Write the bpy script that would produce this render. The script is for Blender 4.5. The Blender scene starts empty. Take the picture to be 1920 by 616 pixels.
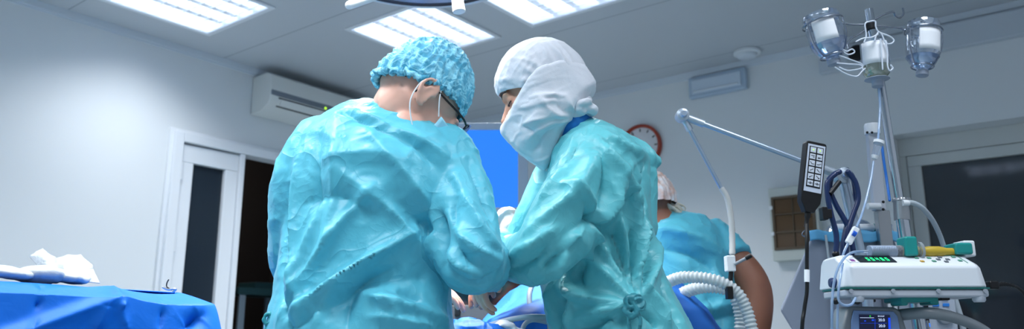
import bpy, bmesh, math, random
import numpy as np
from mathutils import Vector, Matrix
from mathutils.bvhtree import BVHTree
random.seed(7)
SC = bpy.context.scene
COL = SC.collection
# ---------------------------------------------------------------- camera
F = 1435.0
PITCH = math.asin(.2164)
CP, SP = math.cos(PITCH), math.sin(PITCH)
CZ = 1.05
cam_d = bpy.data.cameras.new('camera')
cam_d.sensor_width = 36.0
cam_d.lens = 36.0 * F / 1920
cam_d.clip_start = .02
cam_d.dof.use_dof = True
cam_d.dof.focus_distance = 1.72
cam_d.dof.aperture_fstop = 3.6
cam = bpy.data.objects.new('camera', cam_d)
COL.objects.link(cam)
cam.location = (0, 0, CZ)
cam.rotation_euler = (math.pi/2 + PITCH, 0, 0)
SC.camera = cam
# ---------------------------------------------------------------- exposure, world
vs = SC.view_settings
vs.view_transform = 'Standard'; vs.look = 'None'; vs.gamma = 1.0; vs.use_curve_mapping = False
vs.exposure = 0.0
world = bpy.data.worlds.new('room_ambience')
SC.world = world
world.use_nodes = True
bg = world.node_tree.nodes['Background']
bg.inputs[0].default_value = (.72, .84, 1.0, 1)
bg.inputs[1].default_value = .45
LIGHT_W = 18.0
LIGHT_1 = 10.3
LAMP_W = 22.0          # surgical lamp
LIGHT_RGB = (.91, .95, 1.0)
SC.cycles.max_bounces = 10
SC.cycles.transmission_bounces = 10
SC.cycles.transparent_max_bounces = 12
SC.cycles.sample_clamp_indirect = 4.0
SC.cycles.use_denoising = True

# ---------------------------------------------------------------- coordinates
def P(px, py, d):
    """world point seen at photo pixel (px,py) at forward distance d"""
    x = px - 960.; y = 308. - py
    r = (x / F, (F*CP - y*SP) / F, (y*CP + F*SP) / F)
    k = d / r[1]
    return Vector((r[0]*k, d, r[2]*k + CZ))
def PX(p):
    x, y, z = p[0], p[1], p[2] - CZ
    f_ = y*CP + z*SP; u = -y*SP + z*CP
    return 960 + F*x/f_, 308 - F*u/f_
CRN = Vector((-.5661, 6.0354, 0))
RA = Vector((-.6088, -.7934, 0)); RB = Vector((.7934, -.6088, 0))
H = 2.70
def RM(a, b, z): return CRN + RA*a + RB*b + Vector((0, 0, z))
def S(r, g, b):
    f = lambda c: (c/255/12.92) if c/255 <= .04045 else ((c/255+.055)/1.055)**2.4
    return (f(r), f(g), f(b), 1)

# ---------------------------------------------------------------- materials
def mat(name, rgb, rough=.5, metal=0, bump=None, vary=None, emit=None, trans=0, alpha=None, spec=None,
        sheen=0, coat=0, ior=1.45, sss=0, bump2=None, tl=None):
    m = bpy.data.materials.new(name); m.use_nodes = True
    nt = m.node_tree; N = nt.nodes; Lk = nt.links
    b = N['Principled BSDF']
    b.inputs['Base Color'].default_value = S(*rgb)
    b.inputs['Roughness'].default_value = rough
    b.inputs['Metallic'].default_value = metal
    b.inputs['IOR'].default_value = ior
    if spec is not None: b.inputs['Specular IOR Level'].default_value = spec
    if trans: b.inputs['Transmission Weight'].default_value = trans
    if alpha is not None: b.inputs['Alpha'].default_value = alpha
    if sheen: b.inputs['Sheen Weight'].default_value = sheen
    if coat: b.inputs['Coat Weight'].default_value = coat
    if sss:
        b.inputs['Subsurface Weight'].default_value = sss
        b.inputs['Subsurface Radius'].default_value = (.02, .008, .004)
    tc = N.new('ShaderNodeTexCoord')
    if vary:                                    # (scale, amount, second rgb)
        n = N.new('ShaderNodeTexNoise'); n.inputs['Scale'].default_value = vary[0]; n.inputs['Detail'].default_value = 4
        Lk.new(tc.outputs['Object'], n.inputs['Vector'])
        cr = N.new('ShaderNodeMapRange'); cr.inputs[1].default_value = .35; cr.inputs[2].default_value = .65
        cr.inputs[4].default_value = vary[1]
        Lk.new(n.outputs['Fac'], cr.inputs[0])
        mx = N.new('ShaderNodeMix'); mx.data_type = 'RGBA'
        mx.inputs[6].default_value = S(*rgb); mx.inputs[7].default_value = S(*vary[2])
        Lk.new(cr.outputs[0], mx.inputs[0]); Lk.new(mx.outputs[2], b.inputs['Base Color'])
    last = None
    for bp in (bump, bump2):
        if bp:                                  # (scale, strength, distance)
            n = N.new('ShaderNodeTexNoise'); n.inputs['Scale'].default_value = bp[0]; n.inputs['Detail'].default_value = 5
            if len(bp) > 3: n.inputs['Distortion'].default_value = bp[3]
            Lk.new(tc.outputs['Object'], n.inputs['Vector'])
            bn = N.new('ShaderNodeBump'); bn.inputs['Strength'].default_value = bp[1]; bn.inputs['Distance'].default_value = bp[2]
            Lk.new(n.outputs['Fac'], bn.inputs['Height'])
            if last: Lk.new(last.outputs[0], bn.inputs['Normal'])
            Lk.new(bn.outputs[0], b.inputs['Normal']); last = bn
    if emit:
        b.inputs['Emission Color'].default_value = S(*emit[0]); b.inputs['Emission Strength'].default_value = emit[1]
    if tl:                                      # translucent share
        t = N.new('ShaderNodeBsdfTranslucent'); t.inputs[0].default_value = b.inputs['Base Color'].default_value
        mxs = N.new('ShaderNodeMixShader'); mxs.inputs[0].default_value = tl
        Lk.new(b.outputs[0], mxs.inputs[1]); Lk.new(t.outputs[0], mxs.inputs[2])
        Lk.new(mxs.outputs[0], N['Material Output'].inputs[0])
    return m
def thin_glass(name, rgb=(235, 242, 250), op=.12, rough=.03, metal=0.0):
    """clear plastic or bottle glass: see-through with a bright fresnel rim"""
    m = bpy.data.materials.new(name); m.use_nodes = True
    nt = m.node_tree; N = nt.nodes; Lk = nt.links
    out = N['Material Output']; N.remove(N['Principled BSDF'])
    tr = N.new('ShaderNodeBsdfTransparent'); tr.inputs[0].default_value = S(*rgb)
    gl = N.new('ShaderNodeBsdfPrincipled'); gl.inputs['Base Color'].default_value = S(*rgb); gl.inputs['Roughness'].default_value = rough; gl.inputs['Metallic'].default_value = metal
    lw = N.new('ShaderNodeLayerWeight'); lw.inputs[0].default_value = .35
    mr = N.new('ShaderNodeMapRange'); mr.inputs[3].default_value = op; mr.inputs[4].default_value = .9
    Lk.new(lw.outputs['Fresnel'], mr.inputs[0])
    mx = N.new('ShaderNodeMixShader'); Lk.new(mr.outputs[0], mx.inputs[0])
    Lk.new(tr.outputs[0], mx.inputs[1]); Lk.new(gl.outputs[0], mx.inputs[2]); Lk.new(mx.outputs[0], out.inputs[0])
    return m

# ---------------------------------------------------------------- mesh building
WL = {}                                          # world location of every root and part
class MB:
    def __init__(s): s.v = []; s.f = []
    def add(s, vs_, fs_):
        o = len(s.v); s.v += [Vector(v) for v in vs_]; s.f += [tuple(i+o for i in f) for f in fs_]; return s
    def hexa(s, c):                              # 8 corners: bottom loop 4, top loop 4
        return s.add(c, [(0,1,2,3), (7,6,5,4), (0,4,5,1), (1,5,6,2), (2,6,7,3), (3,7,4,0)])
    def boxf(s, fn, lo, hi):
        (x0,y0,z0), (x1,y1,z1) = lo, hi
        return s.hexa([fn(x0,y0,z0), fn(x1,y0,z0), fn(x1,y1,z0), fn(x0,y1,z0), fn(x0,y0,z1), fn(x1,y0,z1), fn(x1,y1,z1), fn(x0,y1,z1)])
    def box(s, c, size, M=None):
        M = M or Matrix.Identity(3); c = Vector(c); h = Vector(size)/2
        return s.boxf(lambda x, y, z: c + M @ Vector((x, y, z)), -h, h)
    def loft(s, rings, cap=True, closed=False):
        n = len(rings[0]); vs_ = [v for r in rings for v in r]; fs_ = []
        m = len(rings)
        for i in range(m if closed else m-1):
            a = i*n; b = ((i+1) % m)*n
            for j in range(n):
                k = (j+1) % n; fs_.append((a+j, a+k, b+k, b+j))
        if cap and not closed:
            fs_.append(tuple(range(n-1, -1, -1))); fs_.append(tuple(range((m-1)*n, m*n)))
        return s.add(vs_, fs_)
    def tube(s, pts, r, n=12, cap=True, flat=1.0, closed=False, round_=False):
        pts = [Vector(p) for p in pts]; m = len(pts)
        rs = list(r) if hasattr(r, '__len__') else [r]*m
        if round_ and not closed:                # hemispherical ends
            d0 = (pts[0]-pts[1]).normalized(); d1 = (pts[-1]-pts[-2]).normalized()
            a = [pts[0]+d0*rs[0]*math.sin(t) for t in (1.45, 1.1, .7, .35)]; ar = [rs[0]*math.cos(t) for t in (1.45, 1.1, .7, .35)]
            b = [pts[-1]+d1*rs[-1]*math.sin(t) for t in (.35, .7, 1.1, 1.45)]; br = [rs[-1]*math.cos(t) for t in (.35, .7, 1.1, 1.45)]
            pts = a+pts+b; rs = ar+rs+br; m = len(pts)
        T = []
        for i in range(m):
            if closed: t = pts[(i+1) % m] - pts[i-1]
            else: t = pts[min(i+1, m-1)] - pts[max(i-1, 0)]
            T.append(t.normalized() if t.length > 1e-9 else Vector((0, 0, 1)))
        u = T[0].orthogonal().normalized(); rings = []
        for i in range(m):
            u = (u - T[i]*u.dot(T[i]))
            u = u.normalized() if u.length > 1e-6 else T[i].orthogonal().normalized()
            w = T[i].cross(u)
            rings.append([pts[i] + (u*math.cos(2*math.pi*j/n) + w*math.sin(2*math.pi*j/n)*flat)*rs[i] for j in range(n)])
        return s.loft(rings, cap, closed)
    def cyl(s, p0, p1, r0, r1=None, n=20): return s.tube([p0, p1], [r0, r0 if r1 is None else r1], n)
    def lathe(s, prof, o, ax=(0, 0, 1), n=28):    # prof: (radius, height along ax)
        ax = Vector(ax).normalized(); u = ax.orthogonal().normalized(); w = ax.cross(u); o = Vector(o)
        rings = [[o + ax*h + (u*math.cos(2*math.pi*j/n) + w*math.sin(2*math.pi*j/n))*max(r, 1e-5) for j in range(n)] for r, h in prof]
        return s.loft(rings)
    def ell(s, c, r, M=None, n=20, m=12):
        M = M or Matrix.Identity(3); c = Vector(c)
        rings = []
        for i in range(m+1):
            t = -math.pi/2 + math.pi*i/m; cr = max(math.cos(t), 1e-3)
            rings.append([c + M @ Vector((r[0]*cr*math.cos(2*math.pi*j/n), r[1]*cr*math.sin(2*math.pi*j/n), r[2]*math.sin(t))) for j in range(n)])
        return s.loft(rings)
    def prism(s, poly, fn, d0, d1):               # polygon (u,v) extruded along w by fn(u,v,w)
        n = len(poly); a = [fn(u, v, d0) for u, v in poly]; b = [fn(u, v, d1) for u, v in poly]
        return s.add(a+b, [tuple(range(n-1, -1, -1)), tuple(range(n, 2*n))] + [(i, (i+1) % n, (i+1) % n+n, i+n) for i in range(n)])
    def grid(s, fn, nu, nv):
        vs_ = [fn(i/nu, j/nv) for j in range(nv+1) for i in range(nu+1)]
        return s.add(vs_, [(j*(nu+1)+i, j*(nu+1)+i+1, (j+1)*(nu+1)+i+1, (j+1)*(nu+1)+i) for j in range(nv) for i in range(nu)])
    def build(s, name, m, parent=None, bevel=0, smooth=True, ang=40, solid=0, sub=0, seg=2):
        lo = Vector((min(v[i] for v in s.v) for i in range(3))); hi = Vector((max(v[i] for v in s.v) for i in range(3)))
        c = (lo+hi)/2
        me = bpy.data.meshes.new(name); me.from_pydata([v-c for v in s.v], [], s.f); me.update()
        bm = bmesh.new(); bm.from_mesh(me); bmesh.ops.recalc_face_normals(bm, faces=bm.faces); bm.to_mesh(me); bm.free()
        return link(name, me, m, parent, c, bevel, smooth, ang, solid, sub, seg)
def link(name, me, m, parent, c, bevel=0, smooth=True, ang=40, solid=0, sub=0, seg=2):
    if m: me.materials.append(m)
    if smooth:
        me.polygons.foreach_set('use_smooth', [True]*len(me.polygons)); me.set_sharp_from_angle(angle=math.radians(ang))
    o = bpy.data.objects.new(name, me); COL.objects.link(o)
    WL[o.name] = Vector(c); o.location = c
    if parent: o.parent = parent; o.location = Vector(c) - WL[parent.name]
    if solid:
        k = o.modifiers.new('s', 'SOLIDIFY'); k.thickness = solid; k.offset = 0
    if bevel:
        k = o.modifiers.new('b', 'BEVEL'); k.width = bevel; k.segments = seg; k.limit_method = 'ANGLE'; k.angle_limit = math.radians(35)
        k.harden_normals = True
    if sub:
        k = o.modifiers.new('d', 'SUBSURF'); k.levels = k.render_levels = sub
    return o
def thing(name, label, cat, loc, group=None):
    o = bpy.data.objects.new(name, None); COL.objects.link(o); o.empty_display_size = .05
    o.location = loc; WL[o.name] = Vector(loc); o['label'] = label; o['category'] = cat
    if group: o['group'] = group
    return o
def tag(o, label, cat, group=None):
    o['label'] = label; o['category'] = cat
    if group: o['group'] = group
    return o
def struct(o): o['kind'] = 'structure'; return o
def spline(pts, k=8):
    """Catmull-Rom through points"""
    pts = [Vector(p) for p in pts]; out = []
    for i in range(len(pts)-1):
        a = pts[max(i-1, 0)]; b = pts[i]; c = pts[i+1]; d = pts[min(i+2, len(pts)-1)]
        for j in range(k):
            t = j/k
            out.append(.5*((2*b) + (c-a)*t + (2*a-5*b+4*c-d)*t*t + (3*b-a-3*c+d)*t**3))
    out.append(pts[-1]); return out
def lerp(xs, ys, x):
    return float(np.interp(x, xs, ys))
def frame_of(o, x, y):
    """origin + 3x3 with columns x, y~, z from two directions"""
    x = Vector(x).normalized(); y = Vector(y); y = (y - x*x.dot(y)).normalized(); z = x.cross(y)
    return Matrix((x, y, z)).transposed()
# ================================================================ ROOM
m_wall = mat('wall_paint', (226, 230, 232), .62, bump=(90, .06, .002), spec=.3)
m_wallr = m_wall
m_ceil = bpy.data.materials.new('ceiling_panels'); m_ceil.use_nodes = True
def _ceil():
    nt = m_ceil.node_tree; N = nt.nodes; Lk = nt.links; b = N['Principled BSDF']
    b.inputs['Roughness'].default_value = .38; b.inputs['Metallic'].default_value = .0
    tc = N.new('ShaderNodeTexCoord'); mp = N.new('ShaderNodeMapping')
    mp.inputs['Rotation'].default_value = (0, 0, -math.atan2(RA.y, RA.x))
    # rotate so that x runs along the left wall
    Lk.new(tc.outputs['Object'], mp.inputs['Vector'])
    sx = N.new('ShaderNodeSeparateXYZ'); Lk.new(mp.outputs[0], sx.inputs[0])
    ad = N.new('ShaderNodeMath'); ad.operation = 'ADD'; ad.inputs[1].default_value = SEAM_OFF; Lk.new(sx.outputs[0], ad.inputs[0])
    md = N.new('ShaderNodeMath'); md.operation = 'PINGPONG'; md.inputs[1].default_value = .45; Lk.new(ad.outputs[0], md.inputs[0])
    lt = N.new('ShaderNodeMath'); lt.operation = 'LESS_THAN'; lt.inputs[1].default_value = .0035; Lk.new(md.outputs[0], lt.inputs[0])
    mx = N.new('ShaderNodeMix'); mx.data_type = 'RGBA'; mx.inputs[6].default_value = S(198, 203, 208); mx.inputs[7].default_value = S(150, 158, 166)
    Lk.new(lt.outputs[0], mx.inputs[0]); Lk.new(mx.outputs[2], b.inputs['Base Color'])
    n = N.new('ShaderNodeTexNoise'); n.inputs['Scale'].default_value = 3; Lk.new(tc.outputs['Object'], n.inputs['Vector'])
    bn = N.new('ShaderNodeBump'); bn.inputs['Strength'].default_value = .08; bn.inputs['Distance'].default_value = .02
    Lk.new(n.outputs['Fac'], bn.inputs['Height']); Lk.new(bn.outputs[0], b.inputs['Normal'])
_cc = (RM(0, 0, 0)+RM(6.6, 6.6, 0))/2
_cc_a = (_cc-CRN).dot(RA)
SEAM_OFF = 0.0
m_white = mat('white_pvc', (232, 236, 240), .35)
m_floor = mat('vinyl_floor', (150, 165, 172), .35, vary=(14, .4, (138, 152, 160)))
m_gray = mat('grey_plastic', (150, 158, 168), .45)
m_dark = mat('dark_plastic', (22, 24, 28), .4)
m_chrome = mat('chrome', (205, 212, 220), .14, 1)
m_steel = mat('brushed_steel', (176, 180, 184), .35, 1, bump=(60, .1, .001))
m_cool = mat('cool_white_enamel', (214, 222, 230), .35)

def hole_slab(u0, u1, z0, z1, holes, fn, t):
    """wall slab from u0..u1, z0..z1 with rectangular holes, thickness t behind; fn(u, depth, z)"""
    mb = MB(); us = sorted({u0, u1, *[h[0] for h in holes], *[h[1] for h in holes]}); zs = sorted({z0, z1, *[h[2] for h in holes], *[h[3] for h in holes]})
    idx = {}; inside = lambda i, j: any(h[0]-1e-6 <= us[i] and us[i+1] <= h[1]+1e-6 and h[2]-1e-6 <= zs[j] and zs[j+1] <= h[3]+1e-6 for h in holes)
    V = []; Fc = []
    def vid(i, j, k):
        key = (i, j, k)
        if key not in idx: idx[key] = len(V); V.append(fn(us[i], t*k, zs[j]))
        return idx[key]
    nu, nz = len(us)-1, len(zs)-1
    sol = lambda i, j: 0 <= i < nu and 0 <= j < nz and not inside(i, j)
    for i in range(nu):
        for j in range(nz):
            if not sol(i, j): continue
            for k in (0, 1): Fc.append((vid(i, j, k), vid(i+1, j, k), vid(i+1, j+1, k), vid(i, j+1, k)))
            if not sol(i-1, j): Fc.append((vid(i, j, 0), vid(i, j+1, 0), vid(i, j+1, 1), vid(i, j, 1)))
            if not sol(i+1, j): Fc.append((vid(i+1, j, 0), vid(i+1, j+1, 0), vid(i+1, j+1, 1), vid(i+1, j, 1)))
            if not sol(i, j-1): Fc.append((vid(i, j, 0), vid(i+1, j, 0), vid(i+1, j, 1), vid(i, j, 1)))
            if not sol(i, j+1): Fc.append((vid(i, j+1, 0), vid(i+1, j+1, 0), vid(i+1, j+1, 1), vid(i, j+1, 1)))
    return mb.add(V, Fc)
W6 = 6.6
# left wall: plane b=0 ; right wall: plane a=0
fL = lambda u, w, z: RM(u, -w, z)
fR = lambda u, w, z: RM(-w, u, z)
struct(hole_slab(-.2, W6, 0, H, [(.93, 2.262, 0, 2.18)], fL, .2).build('wall_left', m_wall, smooth=False))
struct(hole_slab(-.0, W6, 0, H, [(3.31, 5.1, .82, 2.104)], fR, .2).build('wall_right', m_wall, smooth=False))
struct(hole_slab(0, W6, 0, H, [], lambda u, w, z: RM(W6+w, u, z), .2).build('wall_near', m_wall, smooth=False))
mb = MB(); mb.boxf(RM, (-.2, -.2, -.1), (W6+.2, W6+.2, 0)); struct(mb.build('floor', m_floor, smooth=False))
# ceiling with recesses for the fittings
FIT = [(2.26, .29), (1.24, .97), (1.25, 1.81), (3.7, 1.2), (3.6, 2.1), (5.2, 1.2), (4.0, 3.12), (3.7, 4.3), (2.6, 3.9)]  # unseen fittings, except the one over the viewpoint, are added for their light
FS = .62; G = .022
holes = [(a+G, a+FS-G, b+G, b+FS-G) for a, b in FIT]
oc = hole_slab(-.2, W6+.2, -.2, W6+.2, holes, lambda u, w, z: RM(u, z, H+w), .02).build('ceiling', m_ceil, smooth=False)
SEAM_OFF = ((WL[oc.name]-CRN).dot(RA)) - 2.0 + .9*5
_ceil(); struct(oc)
# cornice strips
mb = MB(); mb.boxf(RM, (0, 0, H-.035), (W6, .022, H)); mb.boxf(RM, (0, 0, H-.045), (W6, .010, H-.035)); struct(mb.build('trim_1', m_cool, smooth=False))
mb = MB(); mb.boxf(RM, (.0, .022, H-.035), (.022, W6, H)); mb.boxf(RM, (0, .022, H-.045), (.010, W6, H-.035)); struct(mb.build('trim_2', m_cool, smooth=False))

# ---------------------------------------------------------------- ceiling light fittings
m_tube = mat('lit_tube', (255, 255, 255), .5, emit=((225, 240, 255), 5))
m_refl = mat('glowing_louvre_aluminium', (235, 240, 248), .2, .55, emit=((225, 238, 255), .22))  # slight glow stands in for tube light bouncing inside the fitting
labels = ['ceiling light fitting nearest the left wall, above the double door side',
          'ceiling light fitting directly above the surgeon in the blue bouffant cap',
          'ceiling light fitting above the surgeon in the white headwrap, cut by the top edge',
          'added unseen ceiling light fitting over the blue instrument table, above the picture edge',
          'added unseen ceiling light fitting over the gap between instrument table and surgeons, above the picture edge',
          'added unseen ceiling light fitting farthest back along the left wall, out of the picture',
          'ceiling light fitting straight over the viewpoint, out of the picture',
          'added unseen ceiling light fitting over the right of the viewpoint, out of the picture',
          'added unseen ceiling light fitting over the drip stand, above the picture edge']
def light_fitting(a, b, label, watts):
    t = thing('ceiling_light', label, 'ceiling light', RM(a+FS/2, b+FS/2, H), 'recessed louvred ceiling lights')
    mb = MB()
    def bar(a0, b0, a1, b1, z0, z1): mb.boxf(RM, (a0, b0, z0), (a1, b1, z1))
    e = .026
    bar(a, b, a+FS, b+e, H-.010, H-.0005); bar(a, b+FS-e, a+FS, b+FS, H-.010, H-.0005)
    bar(a, b+e, a+e, b+FS-e, H-.010, H-.0005); bar(a+FS-e, b+e, a+FS, b+FS-e, H-.010, H-.0005)
    mb.build('frame', m_white, t, bevel=.003)
    mb = MB(); i0, i1 = G+.002, FS-G-.002; z1 = H+.085
    V = [RM(a+i0, b+i0, H), RM(a+i1, b+i0, H), RM(a+i1, b+i1, H), RM(a+i0, b+i1, H)]
    V += [v+Vector((0, 0, .085)) for v in V]
    mb.add(V, [(4, 5, 6, 7), (0, 1, 5, 4), (1, 2, 6, 5), (2, 3, 7, 6), (3, 0, 4, 7)]); mb.build('housing', m_refl, t, smooth=False)
    for k in range(4):
        bb = b + FS*(.16+.2267*k)
        mb = MB(); mb.cyl(RM(a+.045, bb, H+.055), RM(a+FS-.045, bb, H+.055), .011, n=12); mb.build('lamp_tube', m_tube, t)
    mb = MB()
    for k in range(3):                            # long V-shaped reflectors between the tubes
        bb = b + FS*(.16+.2267*(k+.5)); w = .020
        mb.prism([(-w, .018), (w, .018), (.003, .062), (-.003, .062)], lambda u, v, q: RM(a+q, bb+u, H+v), .028, FS-.028)
    for k in range(9):
        aa = a + .03 + (FS-.06)*(k+.5)/9
        mb.boxf(RM, (aa-.002, b+.028, H+.004), (aa+.002, b+FS-.028, H+.036))
    mb.build('louvre', m_refl, t, smooth=False)
    ld = bpy.data.lights.new('tube_glow', 'AREA'); ld.shape = 'SQUARE'; ld.size = .54; ld.energy = watts; ld.color = LIGHT_RGB
    ld.spread = math.radians(128)
    lo = bpy.data.objects.new('tube_glow', ld); COL.objects.link(lo); lo.parent = t; lo.location = (0, 0, -.012)
for i, (a, b) in enumerate(FIT):
    light_fitting(a, b, labels[i], LIGHT_1 if i == 0 else (10. if b > 3.8 else LIGHT_W))

# ---------------------------------------------------------------- doorway group in the left wall
mb = MB()
fo = .052                                         # outer casing depth into room
def lb(a0, a1, z0, z1, b0=-.06, b1=.02): mb.boxf(RM, (a0, b0, z0), (a1, b1, z1))
lb(2.205, 2.262, 0, 2.186, -.08, .035); lb(.93, 2.205, 2.13, 2.186, -.08, .035); lb(.93, .985, 0, 2.13, -.08, .035)
lb(2.245, 2.285, 0, 2.205, .0, .016); lb(.90, 2.245, 2.172, 2.205, .0, .016)
struct(mb.build('trim_3', m_white, bevel=.005))
def leaf(name, a0, a1, hinge, yaw=0, glass=True):
    z0, z1 = .02, 2.122
    fn = lambda a, w, z: RM(a, w, z)
    mb = MB(); g0, g1 = a0+.085, a1-.075
    if a1-a0 > .6: g0, g1 = a0+.1, a1-.1
    for q in ((a0, a1, z1-.105, z1), (a0, a1, z0, z0+.12), (a0, g0, z0+.12, z1-.105), (g1, a1, z0+.12, z1-.105)):
        mb.boxf(fn, (q[0], -.045, q[2]), (q[1], .015, q[3]))
    o = struct(mb.build(name, m_white, bevel=.005))
    mb = MB(); mb.boxf(fn, (g0, -.02, z0+.12), (g1, -.012, z1-.105)); mb.build('pane', m_pane, o, smooth=False)
    mb = MB()
    for zz in (1.96, 1.55, .3): mb.cyl(RM(a1+.004, .022, zz-.05), RM(a1+.004, .022, zz+.05), .011)
    mb.build('hinge', m_white, o)
    return o
m_pane = mat('dark_tinted_glass', (36, 46, 56), .12, spec=.5)
leaf('door_1', 1.835, 2.2, 2.2)
mb = MB(); lb(1.800, 1.834, 0, 2.13, -.08, .03); struct(mb.build('trim_4', m_white, bevel=.005))
# the opened second leaf swung into the corridor
# corridor beyond
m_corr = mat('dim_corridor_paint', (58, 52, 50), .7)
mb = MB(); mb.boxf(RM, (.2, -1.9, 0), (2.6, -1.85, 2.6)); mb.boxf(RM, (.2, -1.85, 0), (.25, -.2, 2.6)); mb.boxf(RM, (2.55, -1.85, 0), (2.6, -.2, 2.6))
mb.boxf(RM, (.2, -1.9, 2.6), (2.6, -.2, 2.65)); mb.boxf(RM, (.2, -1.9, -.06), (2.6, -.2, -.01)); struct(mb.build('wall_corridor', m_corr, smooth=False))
t = thing('added_corridor_light', 'dim round ceiling lamp added inside the dark doorway, out of the picture', 'ceiling light', RM(1.5, -1.3, 2.6))  # unseen lamp added to brighten the corridor and its shelf
mb = MB(); mb.lathe([(.001, -.002), (.11, -.002), (.10, -.04), (.001, -.05)], RM(1.5, -1.3, 2.598)); mb.build('lamp_shade', m_white, t)
ld = bpy.data.lights.new('added_corridor_glow', 'POINT'); ld.energy = 9; ld.color = (1, .93, .86); ld.shadow_soft_size = .1
lo = bpy.data.objects.new('added_corridor_glow', ld); COL.objects.link(lo); lo.parent = t; lo.location = (0, 0, -.2)
t = thing('utility_shelf', 'dark teal shelf unit with pale post seen through the open dark doorway', 'shelf', RM(1.0, -.9, 0))
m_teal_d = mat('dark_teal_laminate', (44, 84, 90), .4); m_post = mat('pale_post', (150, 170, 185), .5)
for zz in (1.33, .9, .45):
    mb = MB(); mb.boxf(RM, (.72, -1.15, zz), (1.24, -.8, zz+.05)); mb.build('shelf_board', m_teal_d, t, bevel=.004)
for aa in (.74, 1.17):
    for bb in (-1.13, -.83):
        mb = MB(); mb.boxf(RM, (aa, bb, 0), (aa+.05, bb+.02, 1.329)); mb.build('post', m_post, t, bevel=.003)
mb = MB(); mb.boxf(RM, (.85, -1.1, 1.381), (1.05, -.88, 1.43)); tag(mb.build('storage_box', m_teal_d, bevel=.006), 'small dark box on top of the shelf inside the doorway', 'box')

# ---------------------------------------------------------------- window in the right wall
m_wframe = mat('window_pvc', (205, 208, 205), .4)
m_wglass = mat('window_glass_dark', (50, 56, 62), .05, spec=.8)
def rb(mb, b0, b1, z0, z1, w0, w1): mb.boxf(fR, (b0, w0, z0), (b1, w1, z1))
wf = MB()
B0, B1, Z0, Z1 = 3.31, 5.1, .82, 2.104
for q in ((B0, B1, Z1-.1, Z1), (B0, B1, Z0, Z0+.08), (B0, B0+.035, Z0+.08, Z1-.1), (B1-.04, B1, Z0+.08, Z1-.1)): rb(wf, *q, .13, .19)
o_w = struct(wf.build('window_1', m_wframe, bevel=.004))
sb = MB(); s0, s1, q0, q1 = B0+.038, B1-.043, Z0+.083, Z1-.103
for q in ((s0, s1, q1-.058, q1), (s0, s1, q0, q0+.06), (s0, s0+.066, q0+.06, q1-.058), (s1-.06, s1, q0+.06, q1-.058)): rb(sb, *q, .125, .17)
sb.build('sash', m_wframe, o_w, bevel=.004)
mb = MB(); rb(mb, s0+.066, s1-.06, q0+.06, q1-.058, .15, .158); mb.build('pane', m_wglass, o_w, smooth=False)
mb = MB(); rb(mb, B0-.02, B1+.03, Z0-.03, Z0, -.03, .13); struct(mb.build('window_sill_1', m_wframe, bevel=.004))

# ---------------------------------------------------------------- wall and ceiling fixtures
# air conditioner on the left wall
m_ac = mat('ac_shell', (222, 224, 220), .4); m_acband = mat('ac_band', (120, 128, 138), .35)
a0, a1 = .92, 1.775
t = thing('air_conditioner', 'white split air conditioner high on the left wall beside the doorway', 'air conditioner', RM((a0+a1)/2, 0, 2.40))
prof = [(.002, 2.395), (.002, 2.64), (.15, 2.645), (.195, 2.625), (.205, 2.54), (.203, 2.465), (.185, 2.435), (.10, 2.395)]
mb = MB(); mb.prism(prof, lambda u, v, w: RM(w, u, v), a0, a1); mb.build('casing', m_ac, t, bevel=.008, seg=3)
mb = MB(); mb.boxf(RM, (a0+.02, .196, 2.492), (a1-.004, .2075, 2.525)); mb.build('trim_band', m_acband, t, bevel=.003)
mb = MB(); mb.prism([(.207, 2.484), (.2, 2.486), (.176, 2.43), (.182, 2.428)], lambda u, v, w: RM(w, u, v), a0+.05, a1-.06); mb.build('air_outlet', m_dark, t)
mb = MB(); mb.prism([(.214, 2.474), (.206, 2.476), (.19, 2.442), (.197, 2.438)], lambda u, v, w: RM(w, u, v), a0+.06, a1-.075); mb.build('flap', m_ac, t, bevel=.002)
mb = MB(); mb.ell(RM(1.355, .207, 2.50), (.008, .008, .008)); mb.build('indicator', mat('ac_led', (170, 230, 40), .4, emit=((180, 240, 40), 1.5)), t)
# emergency luminaire
t = thing('emergency_light', 'flat rectangular emergency lamp high on the right wall above the clock side', 'emergency light', RM(0, 2.355, 2.58))
m_em = mat('emergency_body', (178, 196, 214), .4); m_eml = mat('emergency_lens', (205, 218, 232), .25, coat=.4)
mb = MB(); mb.boxf(RM, (.001, 2.17, 2.515), (.045, 2.545, 2.652)); mb.build('body', m_em, t, bevel=.01, seg=3)
mb = MB(); mb.boxf(RM, (.044, 2.195, 2.537), (.058, 2.52, 2.630)); mb.build('lens', m_eml, t, bevel=.008)
mb = MB(); mb.cyl(RM(.060, 2.215, 2.55), RM(.060, 2.50, 2.55), .006, n=10); mb.build('lamp_tube', m_cool, t)
# smoke detector
t = thing('smoke_detector', 'round white smoke detector on the ceiling', 'smoke detector', RM(.17, 2.61, H))
mb = MB(); mb.lathe([(.001, .002), (.075, .002), (.080, -.008), (.078, -.018), (.06, -.022), (.001, -.022)], RM(.17, 2.61, H-.003)); mb.build('base', m_white, t)
mb = MB(); mb.lathe([(.001, 0), (.058, 0), (.055, -.012), (.045, -.02), (.001, -.022)], RM(.17, 2.61, H-.026)); mb.build('sensor', m_cool, t)
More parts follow.
